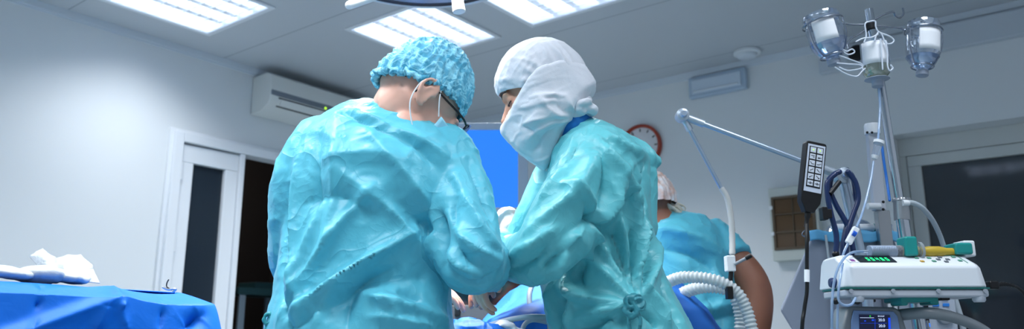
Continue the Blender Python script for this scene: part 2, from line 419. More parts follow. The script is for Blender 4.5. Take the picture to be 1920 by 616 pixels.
# trunking box
m_trunk = mat('trunking_white', (200, 208, 216), .4)
t = thing('wall_trunking', 'pale rectangular duct running along the top of the right wall', 'duct', RM(0, 4.7, 2.5))
mb = MB(); mb.boxf(RM, (.001, 2.976, 2.510), (.05, 6.5, 2.648)); mb.build('duct', m_trunk, t, bevel=.006)
t = thing('wall_speaker', 'small round black grille on the end of the pale duct', 'speaker', RM(.05, 3.2, 2.6))
mb = MB(); mb.lathe([(.001, 0), (.047, 0), (.047, .012), (.04, .016), (.001, .012)], RM(.051, 3.19, 2.585), ax=RA); mb.build('rim', m_dark, t)
mb = MB()
for k in range(-4, 5):
    hh = math.sqrt(.038**2-(k*.0085)**2); mb.boxf(RM, (.062, 3.19+k*.0085-.002, 2.585-hh), (.070, 3.19+k*.0085+.002, 2.585+hh))
mb.build('grille', m_dark, t, smooth=False)
# clock
t = thing('wall_clock', 'round wall clock with orange-red rim behind the white-wrapped surgeon', 'clock', RM(0, 1.80, 2.26))
cc = RM(.0, 1.80, 2.262)
mb = MB(); mb.lathe([(.001, .002), (.150, .002), (.153, .02), (.148, .035), (.136, .038), (.131, .026), (.130, .012), (.001, .012)], cc, ax=RA, n=48); mb.build('rim', mat('clock_rim', (168, 62, 40), .4), t)
mb = MB(); mb.lathe([(.001, .013), (.130, .013), (.130, .015), (.001, .015)], cc, ax=RA, n=48)
mb.build('dial', mat('clock_dial', (225, 225, 228), .4), t)
for k in range(12):
    mb = MB(); q = k*math.pi/6; l0, l1 = (.102, .122)
    d = RB*math.sin(q)+Vector((0, 0, math.cos(q))); mb.cyl(cc+RA*.017+d*l0, cc+RA*.017+d*l1, .0035, n=6); mb.build('hour_mark', m_dark, t)
for q, l, r, nm in ((2.1, .07, .004, 'hour_hand'), (-.9, .1, .003, 'minute_hand')):
    d = RB*math.sin(q)+Vector((0, 0, math.cos(q))); mb = MB(); mb.cyl(cc+RA*.02-d*.015, cc+RA*.02+d*l, r, r*.5, n=6); mb.build(nm, m_dark, t)
# distribution box
t = thing('fuse_box', 'beige wall fuse box with smoky brown window on the right wall', 'fuse box', RM(0, 2.77, 1.67))
m_fb = mat('fuse_box_shell', (196, 202, 196), .45); m_fw = thin_glass('smoked_brown_window', (150, 120, 90), .35, .1)
m_fi = mat('fuse_recess', (92, 78, 60), .5); m_br = mat('breaker', (120, 112, 100), .5)
mb = MB()
for q in ((2.64, 2.91, 1.455, 1.52), (2.64, 2.91, 1.815, 1.875), (2.64, 2.662, 1.52, 1.815), (2.888, 2.91, 1.52, 1.815)): mb.boxf(RM, (.001, q[0], q[2]), (.07, q[1], q[3]))
mb.boxf(RM, (.001, 2.66, 1.515), (.02, 2.89, 1.82)); mb.build('shell', m_fb, t, bevel=.006)
for zz in (1.535, 1.635, 1.735):
    mb = MB(); mb.boxf(RM, (.021, 2.67, zz), (.045, 2.88, zz+.06)); mb.build('breaker_row', m_br, t, bevel=.004)
mb = MB()
for q in ((2.655, 2.895, 1.515, 1.53), (2.655, 2.895, 1.807, 1.822), (2.655, 2.67, 1.53, 1.807), (2.88, 2.895, 1.53, 1.807), (2.67, 2.88, 1.61, 1.62), (2.67, 2.88, 1.715, 1.722), (2.77, 2.776, 1.53, 1.807)):
    mb.boxf(RM, (.06, q[0], q[2]), (.078, q[1], q[3]))
mb.build('window_frame', m_fi, t, bevel=.002)
mb = MB(); mb.boxf(RM, (.064, 2.668, 1.528), (.068, 2.882, 1.81)); mb.build('window_pane', m_fw, t, smooth=False)
for zz in (1.6, 1.75):
    mb = MB(); mb.boxf(RM, (.06, 2.645, zz), (.085, 2.662, zz+.02)); mb.build('latch', m_white, t, bevel=.002)
# ================================================================ PEOPLE
_rng = np.random.RandomState(3); _T = _rng.rand(64, 64, 64)
def vnoise(p):
    i = np.floor(p).astype(int); f = p - i; f = f*f*(3-2*f); r = 0
    for dx in (0, 1):
        for dy in (0, 1):
            for dz in (0, 1):
                w = (f[:, 0] if dx else 1-f[:, 0])*(f[:, 1] if dy else 1-f[:, 1])*(f[:, 2] if dz else 1-f[:, 2])
                r = r + w*_T[(i[:, 0]+dx) & 63, (i[:, 1]+dy) & 63, (i[:, 2]+dz) & 63]
    return r
def ridged(p, seed=0):
    n = vnoise(p + seed*7.3); return 1 - np.abs(2*n-1)*1.6
def remesh(mb, vox, smooth=4, fac=.5):
    """fuse overlapping closed volumes into one skin; returns verts, faces"""
    me = bpy.data.meshes.new('tmp'); me.from_pydata(mb.v, [], mb.f)
    bm = bmesh.new(); bm.from_mesh(me); bmesh.ops.recalc_face_normals(bm, faces=bm.faces); bm.to_mesh(me); bm.free()
    o = bpy.data.objects.new('tmp', me); COL.objects.link(o)
    k = o.modifiers.new('r', 'REMESH'); k.mode = 'VOXEL'; k.voxel_size = vox
    k = o.modifiers.new('s', 'SMOOTH'); k.factor = fac; k.iterations = smooth
    dg = bpy.context.evaluated_depsgraph_get(); ev = o.evaluated_get(dg); em = ev.to_mesh()
    v = np.empty(len(em.vertices)*3); em.vertices.foreach_get('co', v); v = v.reshape(-1, 3)
    fcs = [tuple(p.vertices) for p in em.polygons]
    ev.to_mesh_clear(); bpy.data.objects.remove(o); bpy.data.meshes.remove(me)
    return v, fcs
def vnormals(v, f):
    me = bpy.data.meshes.new('tmp'); me.from_pydata(v.tolist(), [], f); me.update()
    n = np.empty(len(v)*3); me.vertices.foreach_get('normal', n); bpy.data.meshes.remove(me); return n.reshape(-1, 3)
def seg_dist(v, pts):
    """distance to a polyline and the running parameter 0..1"""
    best = np.full(len(v), 9.); tt = np.zeros(len(v)); m = len(pts)-1
    for i in range(m):
        a = np.array(pts[i]); b = np.array(pts[i+1]); ab = b-a
        t = np.clip(((v-a)@ab)/max(ab@ab, 1e-12), 0, 1); d = np.linalg.norm(v-(a+t[:, None]*ab), axis=1)
        k = d < best; best[k] = d[k]; tt[k] = (i+t[k])/m
    return best, tt
CAM = Vector((0, 0, CZ))
def sculpt(v, f, strokes, vis=True):
    """pull fold lines into a cloth surface; each stroke: pixels in the photo of the fold, width, height (m)"""
    bvh = BVHTree.FromPolygons([Vector(x) for x in v], f); n = vnormals(v, f); out = v.copy()
    for px, w, amp in strokes:
        pts = []
        for x, y in px:
            d = (P(x, y, 1)-CAM).normalized(); h = bvh.ray_cast(CAM, d)
            if h[0] is not None: pts.append(h[0])
        if len(pts) < 2: continue
        pts = [tuple(p) for p in spline(pts, 5)]
        d, t = seg_dist(v, pts)
        k = np.exp(-(d/(w*1.25))**1.05)*1.5*(.15+.85*np.sin(np.pi*np.clip(t, .04, .96))**.6)
        out += n*(1.9*amp*k)[:, None]
    return out
def fabric(v, f, axis=(0, 0, 1), amp=.004, w=.05, L=.16, seed=0, amp2=.0016, mask=None):
    """loose folds running along axis, plus small crumples"""
    n = vnormals(v, f); ax = np.array(Vector(axis).normalized()); u = np.array(Vector(axis).orthogonal().normalized()); q = np.cross(ax, u)
    wob = np.stack([vnoise(v*6+seed), vnoise(v*6+9+seed), vnoise(v*6+21+seed)], 1)*.06
    c = v + wob
    p = np.stack([c@u/w, c@q/w, c@ax/L], 1)
    big = ridged(p, seed)**2*np.clip(vnoise(v*5+seed)*2-.5, 0, 1.2)
    sm = ridged(v*22+wob*60, seed+1)**3 + .6*ridged(v*41, seed+2)**3
    d = amp*big + amp2*sm*np.clip(vnoise(v*7+4)*2-.4, .1, 1.3)
    if mask is not None: d = d*mask
    return v + n*d[:, None]
def mesh_obj(name, v, f, m, parent, ang=180):
    c = Vector(((v[:, i].min()+v[:, i].max())/2 for i in range(3)))
    me = bpy.data.meshes.new(name); me.from_pydata((v-np.array(c)).tolist(), [], f); me.update()
    return link(name, me, m, parent, c, ang=ang)
def ring(l, r, dc, ry, n=44, e=2.3, rot=0):
    """horizontal-ish superellipse between two photo pixels at depth dc"""
    a, b = P(*l, dc), P(*r, dc); c = (a+b)/2; ux = (b-a)/2
    out = []
    for j in range(n):
        t = 2*math.pi*j/n; co, si = math.cos(t), math.sin(t)
        s_ = lambda q: math.copysign(abs(q)**(2/e), q)
        out.append(c + ux*s_(co) + Vector((rot*ry*s_(si), ry*s_(si), 0)))
    return out
class Head:
    def __init__(s, c, az, pitch, roll=0, sc=1.0):
        a, p = math.radians(az), math.radians(pitch)
        fw = Vector((math.sin(a)*math.cos(p), math.cos(a)*math.cos(p), -math.sin(p)))
        r = fw.cross(Vector((0, 0, 1))).normalized(); u = r.cross(fw)
        if roll:
            R_ = Matrix.Rotation(math.radians(roll), 3, fw); r = R_ @ r; u = R_ @ u
        s.c = Vector(c); s.M = Matrix((r, fw, u)).transposed(); s.sc = sc
    def __call__(s, x, y, z): return s.c + s.M @ (Vector((x, y, z))*s.sc)
    def ell(s, mb, c, r): return mb.ell(s(*c), [q*s.sc for q in r], s.M, 20, 12)
    def build(s, mb, ears=True):
        E = lambda c, r: s.ell(mb, c, r)
        E((0, -.012, .03), (.075, .098, .086)); E((0, .03, -.035), (.063, .064, .08)); E((0, .05, -.09), (.042, .04, .032))
        E((0, .076, -.102), (.02, .018, .016)); E((0, .082, .018), (.046, .016, .011))
        for k in (-1, 1):
            E((k*.036, .066, -.032), (.026, .024, .024)); E((k*.031, .074, .001), (.0135, .0145, .0125))
            E((k*.012, .100, -.040), (.0085, .010, .008))
            E((k*.05, .02, -.075), (.022, .045, .03))
            if not ears: continue
            # ear: bowl, lobe and raised helix
            mb.ell(s(k*.079, -.012, -.008), [.005*s.sc, .017*s.sc, .027*s.sc], s.M @ Matrix.Rotation(k*-.35, 3, 'Z'), 16, 10)
            mb.tube(spline([s(k*.080, .006, .002), s(k*.085, .004, .018), s(k*.088, -.010, .026), s(k*.091, -.025, .018), s(k*.091, -.031, .0),
                            s(k*.087, -.024, -.022), s(k*.081, -.010, -.036), s(k*.079, -.002, -.030)], 4), [.0048*s.sc]*29, 8, round_=True)
            mb.tube(spline([s(k*.083, -.004, .012), s(k*.087, -.014, .008), s(k*.086, -.018, -.01), s(k*.082, -.008, -.022)], 4), [.0035*s.sc]*13, 8, round_=True)
        mb.tube([s(0, .082, .008), s(0, .096, -.012), s(0, .113, -.034), s(0, .109, -.044)], [q*s.sc for q in (.009, .0095, .0115, .009)], 12, round_=True)
        E((0, .088, -.063), (.022, .012, .006)); E((0, .086, -.073), (.019, .012, .0065))
def hand(mb, wrist, dirn, palm_n, side=1, curl=.5, sc=1.0, thumb=.9):
    """palm + four unequal bent fingers + thumb leaving the side of the palm; dirn = towards the fingers, palm_n = way the palm faces"""
    y = Vector(dirn).normalized(); n = Vector(palm_n); n = (n - y*n.dot(y)).normalized(); x = y.cross(n)*side
    W = lambda a, b, c: Vector(wrist) + (x*a + y*b + n*c)*sc
    mb.tube([W(0, -.03, 0), W(0, .0, 0), W(0, .03, .002), W(-.002, .06, .003), W(-.002, .085, .002)], [q*sc for q in (.026, .026, .036, .040, .036)], 16, flat=.5, round_=True) if False else None
    rings = []
    for b, w, t in ((-.03, .026, .02), (.0, .027, .019), (.03, .036, .017), (.06, .041, .0145), (.088, .040, .012), (.094, .034, .008)):
        rings.append([W(w*math.cos(q)-.001, b, t*math.sin(q)) for q in [2*math.pi*j/18 for j in range(18)]])
    mb.loft(rings)
    for i, (fx, ln) in enumerate(((.030, .068), (.010, .077), (-.011, .072), (-.030, .056))):
        p = [W(fx, .07, 0)]; a = .0; b = .088 - abs(i-1.3)*.003; c = 0.; p.append(W(fx, b, c)); ang = curl*.5
        for seg in (.42, .32, .26):
            b += ln*seg*math.cos(ang); c += ln*seg*math.sin(ang); p.append(W(fx*(1+.15*seg), b, c)); ang += curl*.75
        mb.tube(spline(p, 3), list(np.linspace(.0098, .0072, 13)*sc), 10, round_=True)
    mb.tube(spline([W(.018, .012, .006), W(.040, .035, .014), W(.056*thumb+.004, .062, .022), W(.058*thumb+.006, .088, .026)], 3), list(np.linspace(.0155, .0092, 10)*sc), 10, round_=True)

def gown_mat(name, rgb, tl=.2):
    m = mat(name, rgb, .40, bump2=(150, .12, .0012), spec=.55, sheen=.1, tl=tl)
    nt = m.node_tree; N = nt.nodes; Lk = nt.links; b = N['Principled BSDF']
    last = b.inputs['Normal'].links[0].from_node
    tc = N.new('ShaderNodeTexCoord')
    for sc_, st, di in ((7, .45, .018), (19, .30, .006), (52, .22, .002)):        # sharp-edged creases of pressed non-woven cloth
        n = N.new('ShaderNodeTexNoise'); n.inputs['Scale'].default_value = sc_; n.inputs['Detail'].default_value = 2; n.inputs['Distortion'].default_value = .8
        Lk.new(tc.outputs['Object'], n.inputs['Vector'])
        a = N.new('ShaderNodeMath'); a.operation = 'SUBTRACT'; a.inputs[1].default_value = .5; Lk.new(n.outputs['Fac'], a.inputs[0])
        c = N.new('ShaderNodeMath'); c.operation = 'ABSOLUTE'; Lk.new(a.outputs[0], c.inputs[0])
        q = N.new('ShaderNodeMath'); q.operation = 'POWER'; q.inputs[1].default_value = .6; Lk.new(c.outputs[0], q.inputs[0])
        bn = N.new('ShaderNodeBump'); bn.invert = True; bn.inputs['Strength'].default_value = st; bn.inputs['Distance'].default_value = di
        Lk.new(q.outputs[0], bn.inputs['Height']); Lk.new(last.outputs[0], bn.inputs['Normal']); last = bn
    Lk.new(last.outputs[0], b.inputs['Normal'])
    return m
m_gown = gown_mat('gown_turquoise', (98, 202, 224))
m_gown2 = gown_mat('gown_seafoam', (106, 204, 214))
m_gown3 = gown_mat('gown_pale_blue', (96, 204, 228))
m_skin1 = mat('skin_light', (232, 184, 166), .5, sss=.15, bump=(120, .1, .0008), vary=(16, .5, (212, 160, 138)))
m_skin2 = mat('skin_warm', (205, 150, 125), .5, sss=.15, bump=(120, .1, .0008), vary=(16, .5, (190, 132, 108)))
m_skin3 = mat('skin_tan', (150, 100, 78), .5, sss=.1, bump=(120, .1, .0008), vary=(14, .5, (134, 86, 66)))
m_hair = mat('dark_hair', (38, 30, 28), .7, bump=(260, .6, .003))
m_white_c = mat('white_gauze', (222, 227, 235), .75, bump=(60, .25, .003, 1), bump2=(420, .3, .0008), sheen=.2, tl=.12)
m_maskb = mat('mask_light_blue', (150, 214, 236), .7, bump=(90, .2, .002))
m_loop = mat('ear_loop', (232, 240, 246), .6)

def cap_mat():
    """pleated non-woven: crease highlights painted along denser noise lines, slightly see-through elsewhere"""
    m = mat('bouffant_blue', (60, 186, 226), .55, bump=(45, .6, .006, 2), sheen=.2)
    nt = m.node_tree; N = nt.nodes; Lk = nt.links; b = N['Principled BSDF']
    tc = N.new('ShaderNodeTexCoord'); n = N.new('ShaderNodeTexNoise'); n.inputs['Scale'].default_value = 34; n.inputs['Detail'].default_value = 6; n.inputs['Distortion'].default_value = 1.2
    Lk.new(tc.outputs['Object'], n.inputs['Vector'])
    a = N.new('ShaderNodeMath'); a.operation = 'SUBTRACT'; a.inputs[1].default_value = .5; Lk.new(n.outputs['Fac'], a.inputs[0])
    c = N.new('ShaderNodeMath'); c.operation = 'ABSOLUTE'; Lk.new(a.outputs[0], c.inputs[0])
    r = N.new('ShaderNodeMapRange'); r.inputs[1].default_value = .0; r.inputs[2].default_value = .09; r.inputs[3].default_value = 1; r.inputs[4].default_value = .0
    Lk.new(c.outputs[0], r.inputs[0])
    mx = N.new('ShaderNodeMix'); mx.data_type = 'RGBA'; mx.inputs[6].default_value = S(70, 178, 214); mx.inputs[7].default_value = S(150, 226, 246)  # lighter mix colour paints highlights along the cap's creases
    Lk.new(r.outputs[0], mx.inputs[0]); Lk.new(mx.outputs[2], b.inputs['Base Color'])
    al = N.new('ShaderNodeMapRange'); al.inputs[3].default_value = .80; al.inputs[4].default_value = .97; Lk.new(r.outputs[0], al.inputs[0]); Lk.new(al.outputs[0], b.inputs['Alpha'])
    return m
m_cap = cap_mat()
def bouffant(hd, m, parent, name='bouffant_cap', tilt=-.25, z0=-.008, sx=.088, sy=.108, sz=.100, seed=0, ruffle=True, cz=.03):
    """gathered cap: dome above a tilted plane with an elastic ruffle"""
    nu, nv = 180, 70; V = []; Fc = []
    zb = lambda y: z0 + tilt*(y)                      # rim plane in head coordinates
    for j in range(nv+1):
        th = j/nv
        for i in range(nu):
            ph = 2*math.pi*i/nu
            # from crown down to the rim
            a = th*1.0; dirx, diry = math.cos(ph), math.sin(ph)
            rim_z = zb(diry*sy*.95)
            ang = math.pi/2*(a*1.12)
            x = dirx*sx*math.sin(min(ang, math.pi/2+.12)); y = diry*sy*math.sin(min(ang, math.pi/2+.12))-.012
            z = cz + math.cos(min(ang, math.pi/2))*sz
            if a > .86:
                k = (a-.86)/.14; z = cz*(1-k)+rim_z*k - 0; q = 1 + .05*math.sin(k*math.pi) - .10*k; x *= q; y *= q
            V.append(hd(x, y, z))
    for j in range(nv):
        for i in range(nu):
            k = (i+1) % nu; Fc.append((j*nu+i, j*nu+k, (j+1)*nu+k, (j+1)*nu+i))
    v = np.array([tuple(q) for q in V]); c = np.array(hd.c); n = (v-c); n /= np.linalg.norm(n, axis=1)[:, None]
    # pleats: meridian-like ridges broken up by noise
    loc = (v-c) @ np.array(hd.M)
    ph = np.arctan2(loc[:, 1], loc[:, 0]); hh = loc[:, 2]
    wob = vnoise(v*30)*2.4 + vnoise(v*11)*3
    pl = 1-np.abs(np.sin(ph*13+wob*1.6+hh*20)); pl2 = ridged(v*34+wob[:, None]*.5, 3)**2; pl3 = ridged(v*70, 5)**2
    row = np.repeat(np.arange(nv+1)/nv, nu)
    amp = np.clip(row*1.6, .25, 1)
    v = v + n*((.0060*pl**2*amp + .0032*pl2 + .0022*pl3 - .003))[:, None]
    o = mesh_obj(name, v, Fc, m, parent)
    # gathered rim
    if ruffle:
        mb = MB(); rim = []
        for i in range(120):
            ph = 2*math.pi*i/120; y = math.sin(ph)*sy*.93-.012; x = math.cos(ph)*sx*.93
            q = 1+.035*math.sin(i*2.4)+.02*math.sin(i*1.1)
            rim.append(hd(x*q, y*q, zb(math.sin(ph)*sy*.95)+.004*math.sin(i*1.7)))
        mb.tube(rim, [.0075+.002*math.sin(i*3.1) for i in range(120)], 8, closed=True)
        mb.build('elastic_rim', m, o, ang=180)
    return o

# ---------------------------------------------------------------- surgeon in the blue bouffant cap
p1 = thing('person', 'surgeon seen from behind in blue bouffant cap, black glasses and turquoise gown', 'person', (P(700, 500, 1.62).x, 1.62, 0))
h1 = Head(P(783, 196, 1.60), 62, 38, 0, 1.0)
mb = MB(); h1.build(mb)
mb.tube(spline([h1(0, -.008, .0), h1(0, -.015, -.03), P(760, 212, 1.62), P(735, 275, 1.64)], 4), list(np.interp(np.linspace(0, 1, 13), [0, .3, .66, 1], [.062, .066, .078, .092])), 24)
mb.tube([P(715, 260, 1.64), P(700, 420, 1.64), P(690, 700, 1.64)], [.1, .12, .12], 24)
mb.tube([P(700, 420, 1.64), P(650, 1250, 1.62)], [.12, .1], 20)
mb.tube([P(880, 480, 1.52), P(915, 488, 1.66), P(938, 478, 1.84)], [.04, .034, .027], 14, round_=True)
mb.tube([P(715, 290, 1.63), P(845, 320, 1.6), P(872, 470, 1.53)], [.06, .05, .04], 14, round_=True)
mb.tube([P(715, 290, 1.63), P(600, 330, 1.6), P(565, 480, 1.65), P(640, 540, 1.85), P(760, 530, 2.0)], [.06, .05, .04, .034, .027], 14, round_=True)
for k, x in ((0, 590), (1, 760)):
    mb.tube([P(x, 1250, 1.62), Vector((P(x, 700, 1.62).x, 1.62, .06))], [.07, .05], 16); q = Vector((P(x, 700, 1.62).x, 1.66, .04)); mb.ell(q, (.045, .12, .035))
hand(mb, P(909, 464, 1.72), (-.16, .1, -1), (1, .45, 0), side=1, curl=.55, sc=.96)
hand(mb, P(775, 525, 2.02), (.9, .2, -.3), (0, .3, -1), side=1, curl=.4)
v, f = remesh(mb, .0042, 5)
b1 = mesh_obj('body', v, f, m_skin1, p1)
# short dark hair under the cap
mb = MB(); h1.ell(mb, (0, -.048, .034), (.0715, .0645, .062)); h1.ell(mb, (0, -.050, .008), (.058, .0590, .030)); v, f = remesh(mb, .004, 6)
v = v + vnormals(v, f)*(.0015*vnoise(v*300))[:, None]; mesh_obj('hair', v, f, m_hair, p1)
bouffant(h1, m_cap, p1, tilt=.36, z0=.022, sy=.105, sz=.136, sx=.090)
# gown
mb = MB()
R1 = [((684, 190), (812, 236), 1.645, .058), ((650, 200), (836, 243), 1.64, .088), ((608, 224), (860, 262), 1.63, .115), ((574, 256), (880, 290), 1.62, .135),
      ((552, 300), (893, 330), 1.62, .15), ((543, 360), (880, 380), 1.62, .158), ((538, 430), (845, 440), 1.62, .155), ((528, 500), (836, 500), 1.62, .155),
      ((520, 560), (844, 560), 1.62, .165), ((508, 600), (847, 600), 1.62, .175), ((498, 700), (868, 700), 1.62, .2), ((485, 900), (885, 900), 1.62, .22), ((470, 1300), (900, 1300), 1.62, .22)]
mb.loft([ring(*r) for r in R1])
mb.tube(spline([P(600, 268, 1.61), P(566, 330, 1.60), P(558, 420, 1.62), P(560, 500, 1.68), P(600, 560, 1.80), P(690, 545, 1.95)], 5), list(np.interp(np.linspace(0, 1, 26), [0, .2, .4, .6, .8, 1], [.06, .060, .058, .056, .05, .045])), 22, round_=True)
mb.tube(spline([P(832, 292, 1.60), P(850, 340, 1.575), P(868, 410, 1.53), P(882, 482, 1.50), P(905, 492, 1.60), P(926, 480, 1.72), P(940, 462, 1.90)], 5),
        list(np.interp(np.linspace(0, 1, 31), [0, .17, .33, .5, .67, .83, 1], [.07, .068, .069, .066, .058, .05, .042])), 24, round_=True)
v, f = remesh(mb, .0052, 5)
ST1 = [  # crease between sleeve and back, spine folds, diagonals to the hip
    ([(548, 330), (536, 400), (534, 470), (540, 560), (548, 612)], .007, -.010), ([(560, 300), (556, 400), (560, 500), (570, 590)], .010, .007),
    ([(822, 400), (824, 440), (832, 490), (845, 545)], .009, -.02), ([(800, 395), (812, 440), (818, 500), (832, 540)], .016, .008),
    ([(632, 215), (630, 300), (622, 400), (612, 470)], .012, .006), ([(600, 240), (596, 330), (592, 420)], .009, -.005),
    ([(545, 600), (620, 540), (700, 480), (780, 430)], .010, .012), ([(560, 612), (640, 560), (690, 520), (742, 500)], .009, -.007),
    ([(540, 580), (590, 500), (640, 420), (700, 350)], .011, .008), ([(530, 592), (560, 520), (585, 440), (600, 380)], .009, .007),
    ([(690, 250), (760, 330), (810, 390)], .014, .007), ([(720, 230), (800, 290), (850, 350)], .010, -.006),
    ([(590, 612), (618, 560), (650, 520)], .010, .009), ([(650, 612), (655, 570), (690, 530), (790, 520)], .016, -.010),
    ([(700, 560), (760, 575), (830, 600)], .014, .010), ([(690, 595), (760, 610), (800, 614)], .012, .008),
    ([(740, 550), (790, 570), (850, 560)], .012, -.008), ([(660, 540), (720, 570), (740, 600)], .018, .008),
    ([(855, 330), (885, 400), (915, 450), (930, 470)], .010, .007), ([(860, 360), (850, 420), (870, 480), (890, 500)], .014, -.008),
    ([(840, 400), (860, 440), (900, 470), (935, 490)], .010, .008), ([(836, 470), (870, 500), (905, 515)], .010, .009), ([(845, 505), (880, 525), (915, 515)], .008, -.006),
    ([(880, 310), (905, 370), (925, 420)], .008, -.005), ([(745, 380), (790, 420), (822, 440)], .016, -.008),
    ([(640, 205), (700, 225), (790, 262), (850, 300)], .008, .004), ([(646, 214), (700, 238), (780, 275)], .006, -.004),
    ([(600, 300), (680, 290), (760, 300)], .02, .005), ([(570, 380), (640, 370), (700, 400)], .016, -.005), ([(650, 330), (740, 400), (790, 470)], .012, .006)]
v = sculpt(v, f, [(p, w*.9, a*1.15) for p, w, a in ST1])
v = fabric(v, f, (-.5, 0, 1), .007, .05, .20, 1, .003)
g1 = mesh_obj('gown', v, f, m_gown, p1)
def tie(parent, c, s, m, seed=1, name='tie_knot'):
    rnd = random.Random(seed); mb = MB(); c = Vector(c)
    mb.ell(c, (s*.35, s*.3, s*.28))
    for k in range(11):
        a = rnd.uniform(0, 6.28); q = [c + Vector((math.cos(a+t*1.1)*s*r, -s*.2+rnd.uniform(-.3, .2)*s, math.sin(a+t*1.1)*s*r*1.1)) for t, r in ((0, .1), (.4, .7), (1, .95), (1.7, .6), (2.3, .1))]
        mb.tube(spline(q, 5), s*.21, 8, round_=True, flat=.45)
    for k in (-1, 1):
        mb.tube(spline([c, c+Vector((k*s*.5, -s*.25, -s)), c+Vector((k*s*.4, -s*.2, -s*2.2)), c+Vector((k*s*.9, -s*.1, -s*3.2))], 5), s*.26, 8, flat=.35, round_=True)
    v, f = remesh(mb, s*.07, 2); return mesh_obj(name, v, f, m, parent)
m_tie1 = gown_mat('gown_tie_teal', (50, 160, 170)); m_tie2 = gown_mat('gown_tie', (60, 150, 164))
tie(p1, P(514, 602, 1.52), .022, m_tie1, 3)
# neck binding
mb = MB(); mb.tube(spline([P(688, 187, 1.60), P(730, 200, 1.565), P(775, 215, 1.565), P(812, 236, 1.60), P(806, 240, 1.67)], 6), .0045, 8, round_=True); mb.build('collar_binding', m_gown, p1, ang=180)
# mask and ear loops
def mask_shell(hd, m, parent, zt=-.018, zb_=-.115, off=.008):
    def fn(u, w):
        a = (u-.5)*2*1.25; z = zt + (zb_-zt)*w
        ry = .100 - .030*max(0, w-.55)/.45 + .018*math.exp(-(a*2.2)**2)*math.exp(-((w-.25)*3)**2)
        x = math.sin(a)*.078; y = math.cos(a)*ry*1.02 + .006
        return hd(x, y+off, z + .006*math.sin(w*18)*.3)
    mb = MB(); mb.grid(fn, 28, 18); return mb.build('face_mask', m, parent, ang=180, solid=.0015)
mk = mask_shell(h1, m_maskb, p1)
for k in (-1, 1):
    mb = MB(); mb.tube(spline([h1(k*.074, .042, -.022), h1(k*.082, .02, .002), h1(k*.086, .006, .022), h1(k*.089, -.012, .030), h1(k*.0905, -.030, .012), h1(k*.088, -.034, -.012), h1(k*.083, -.022, -.05), h1(k*.075, .02, -.085), h1(k*.068, .045, -.10)], 5), .0014, 6); mb.build('ear_loop', m_loop, mk)
# glasses
gl = None
mb = MB()
for k in (-1, 1):
    rim = [h1(k*.033+.026*math.cos(q), .112-.010*abs(math.cos(q))*(1 if math.cos(q)*k > 0 else 0), .012+.018*math.sin(q)) for q in [2*math.pi*j/28 for j in range(28)]]
    mb.tube(rim, .0020, 8, closed=True)
mb.tube([h1(-.008, .113, .018), h1(0, .116, .021), h1(.008, .113, .018)], .0018, 8)
m_glf = mat('glasses_black', (18, 18, 24), .25); gl = mb.build('glasses', m_glf, p1)
for k in (-1, 1):
    mb = MB(); mb.tube(spline([h1(k*.060, .101, .016), h1(k*.074, .080, .016), h1(k*.083, .03, .014), h1(k*.0835, .0, .014), h1(k*.083, -.02, -.004), h1(k*.08, -.03, -.02)], 4), .0024, 8, round_=True); mb.build('temple', m_glf, gl)
    mb = MB(); mb.lathe([(.001, 0), (.0235, 0), (.0235, .0012), (.001, .0018)], h1(k*.033, .111, .012), ax=h1.M @ Vector((0, 1, 0))); lo = mb.build('lens', thin_glass('lens_glass', (150, 195, 245), .25, .02), gl)

# ---------------------------------------------------------------- surgeon in the white headwrap
p2 = thing('person', 'surgeon in profile with white gauze headwrap and face cloth, turquoise gown tied at the side', 'person', (P(1110, 500, 1.8).x, 1.8, 0))
h2 = Head(P(1016, 170, 1.77), -84, 24, 0, 1.0)
mb = MB(); h2.build(mb, False)
mb.tube(spline([h2(0, -.01, -.03), h2(0, -.005, -.06), P(1058, 250, 1.80), P(1090, 320, 1.8)], 4), list(np.linspace(.054, .07, 13)), 24)
mb.tube([P(1105, 320, 1.8), P(1110, 450, 1.8), P(1130, 1250, 1.8)], [.09, .11, .1], 24)
mb.tube([P(1110, 330, 1.7), P(1040, 440, 1.6), P(1008, 475, 1.6), P(965, 480, 1.72), P(945, 470, 1.86)], [.05, .045, .04, .032, .026], 14, round_=True)
mb.tube([P(1090, 330, 1.85), P(1030, 400, 1.9), P(980, 455, 2.0), P(955, 480, 2.05)], [.05, .04, .034, .026], 14, round_=True)
for dy in (-.1, .1):
    x = P(1130, 700, 1.8).x; mb.tube([Vector((x, 1.8+dy, .42)), Vector((x, 1.8+dy, .06))], [.07, .05], 16); mb.ell((x-.05, 1.8+dy, .04), (.12, .045, .035))
hand(mb, P(944, 480, 1.92), (-.4, .5, -.5), (0, .3, -1), side=1, curl=.5)
hand(mb, P(950, 492, 2.09), (-.7, .1, -.5), (0, .1, -1), side=-1, curl=.5)
v, f = remesh(mb, .0042, 3); mesh_obj('body', v, f, m_skin2, p2)
# eyebrow and lashes, left eye lowered
mb = MB(); mb.tube(spline([h2(-.012, .094, .016), h2(-.028, .092, .024), h2(-.046, .080, .020)], 4), [.002, .003, .0034, .0036, .0036, .0034, .003, .0022, .0012], 6, round_=True); mb.build('eyebrow', m_hair, p2)
mb = MB(); mb.tube(spline([h2(-.018, .0865, -.006), h2(-.031, .0895, -.009), h2(-.044, .080, -.005)], 4), .0016, 6, round_=True); mb.build('eyelashes', m_hair, p2)
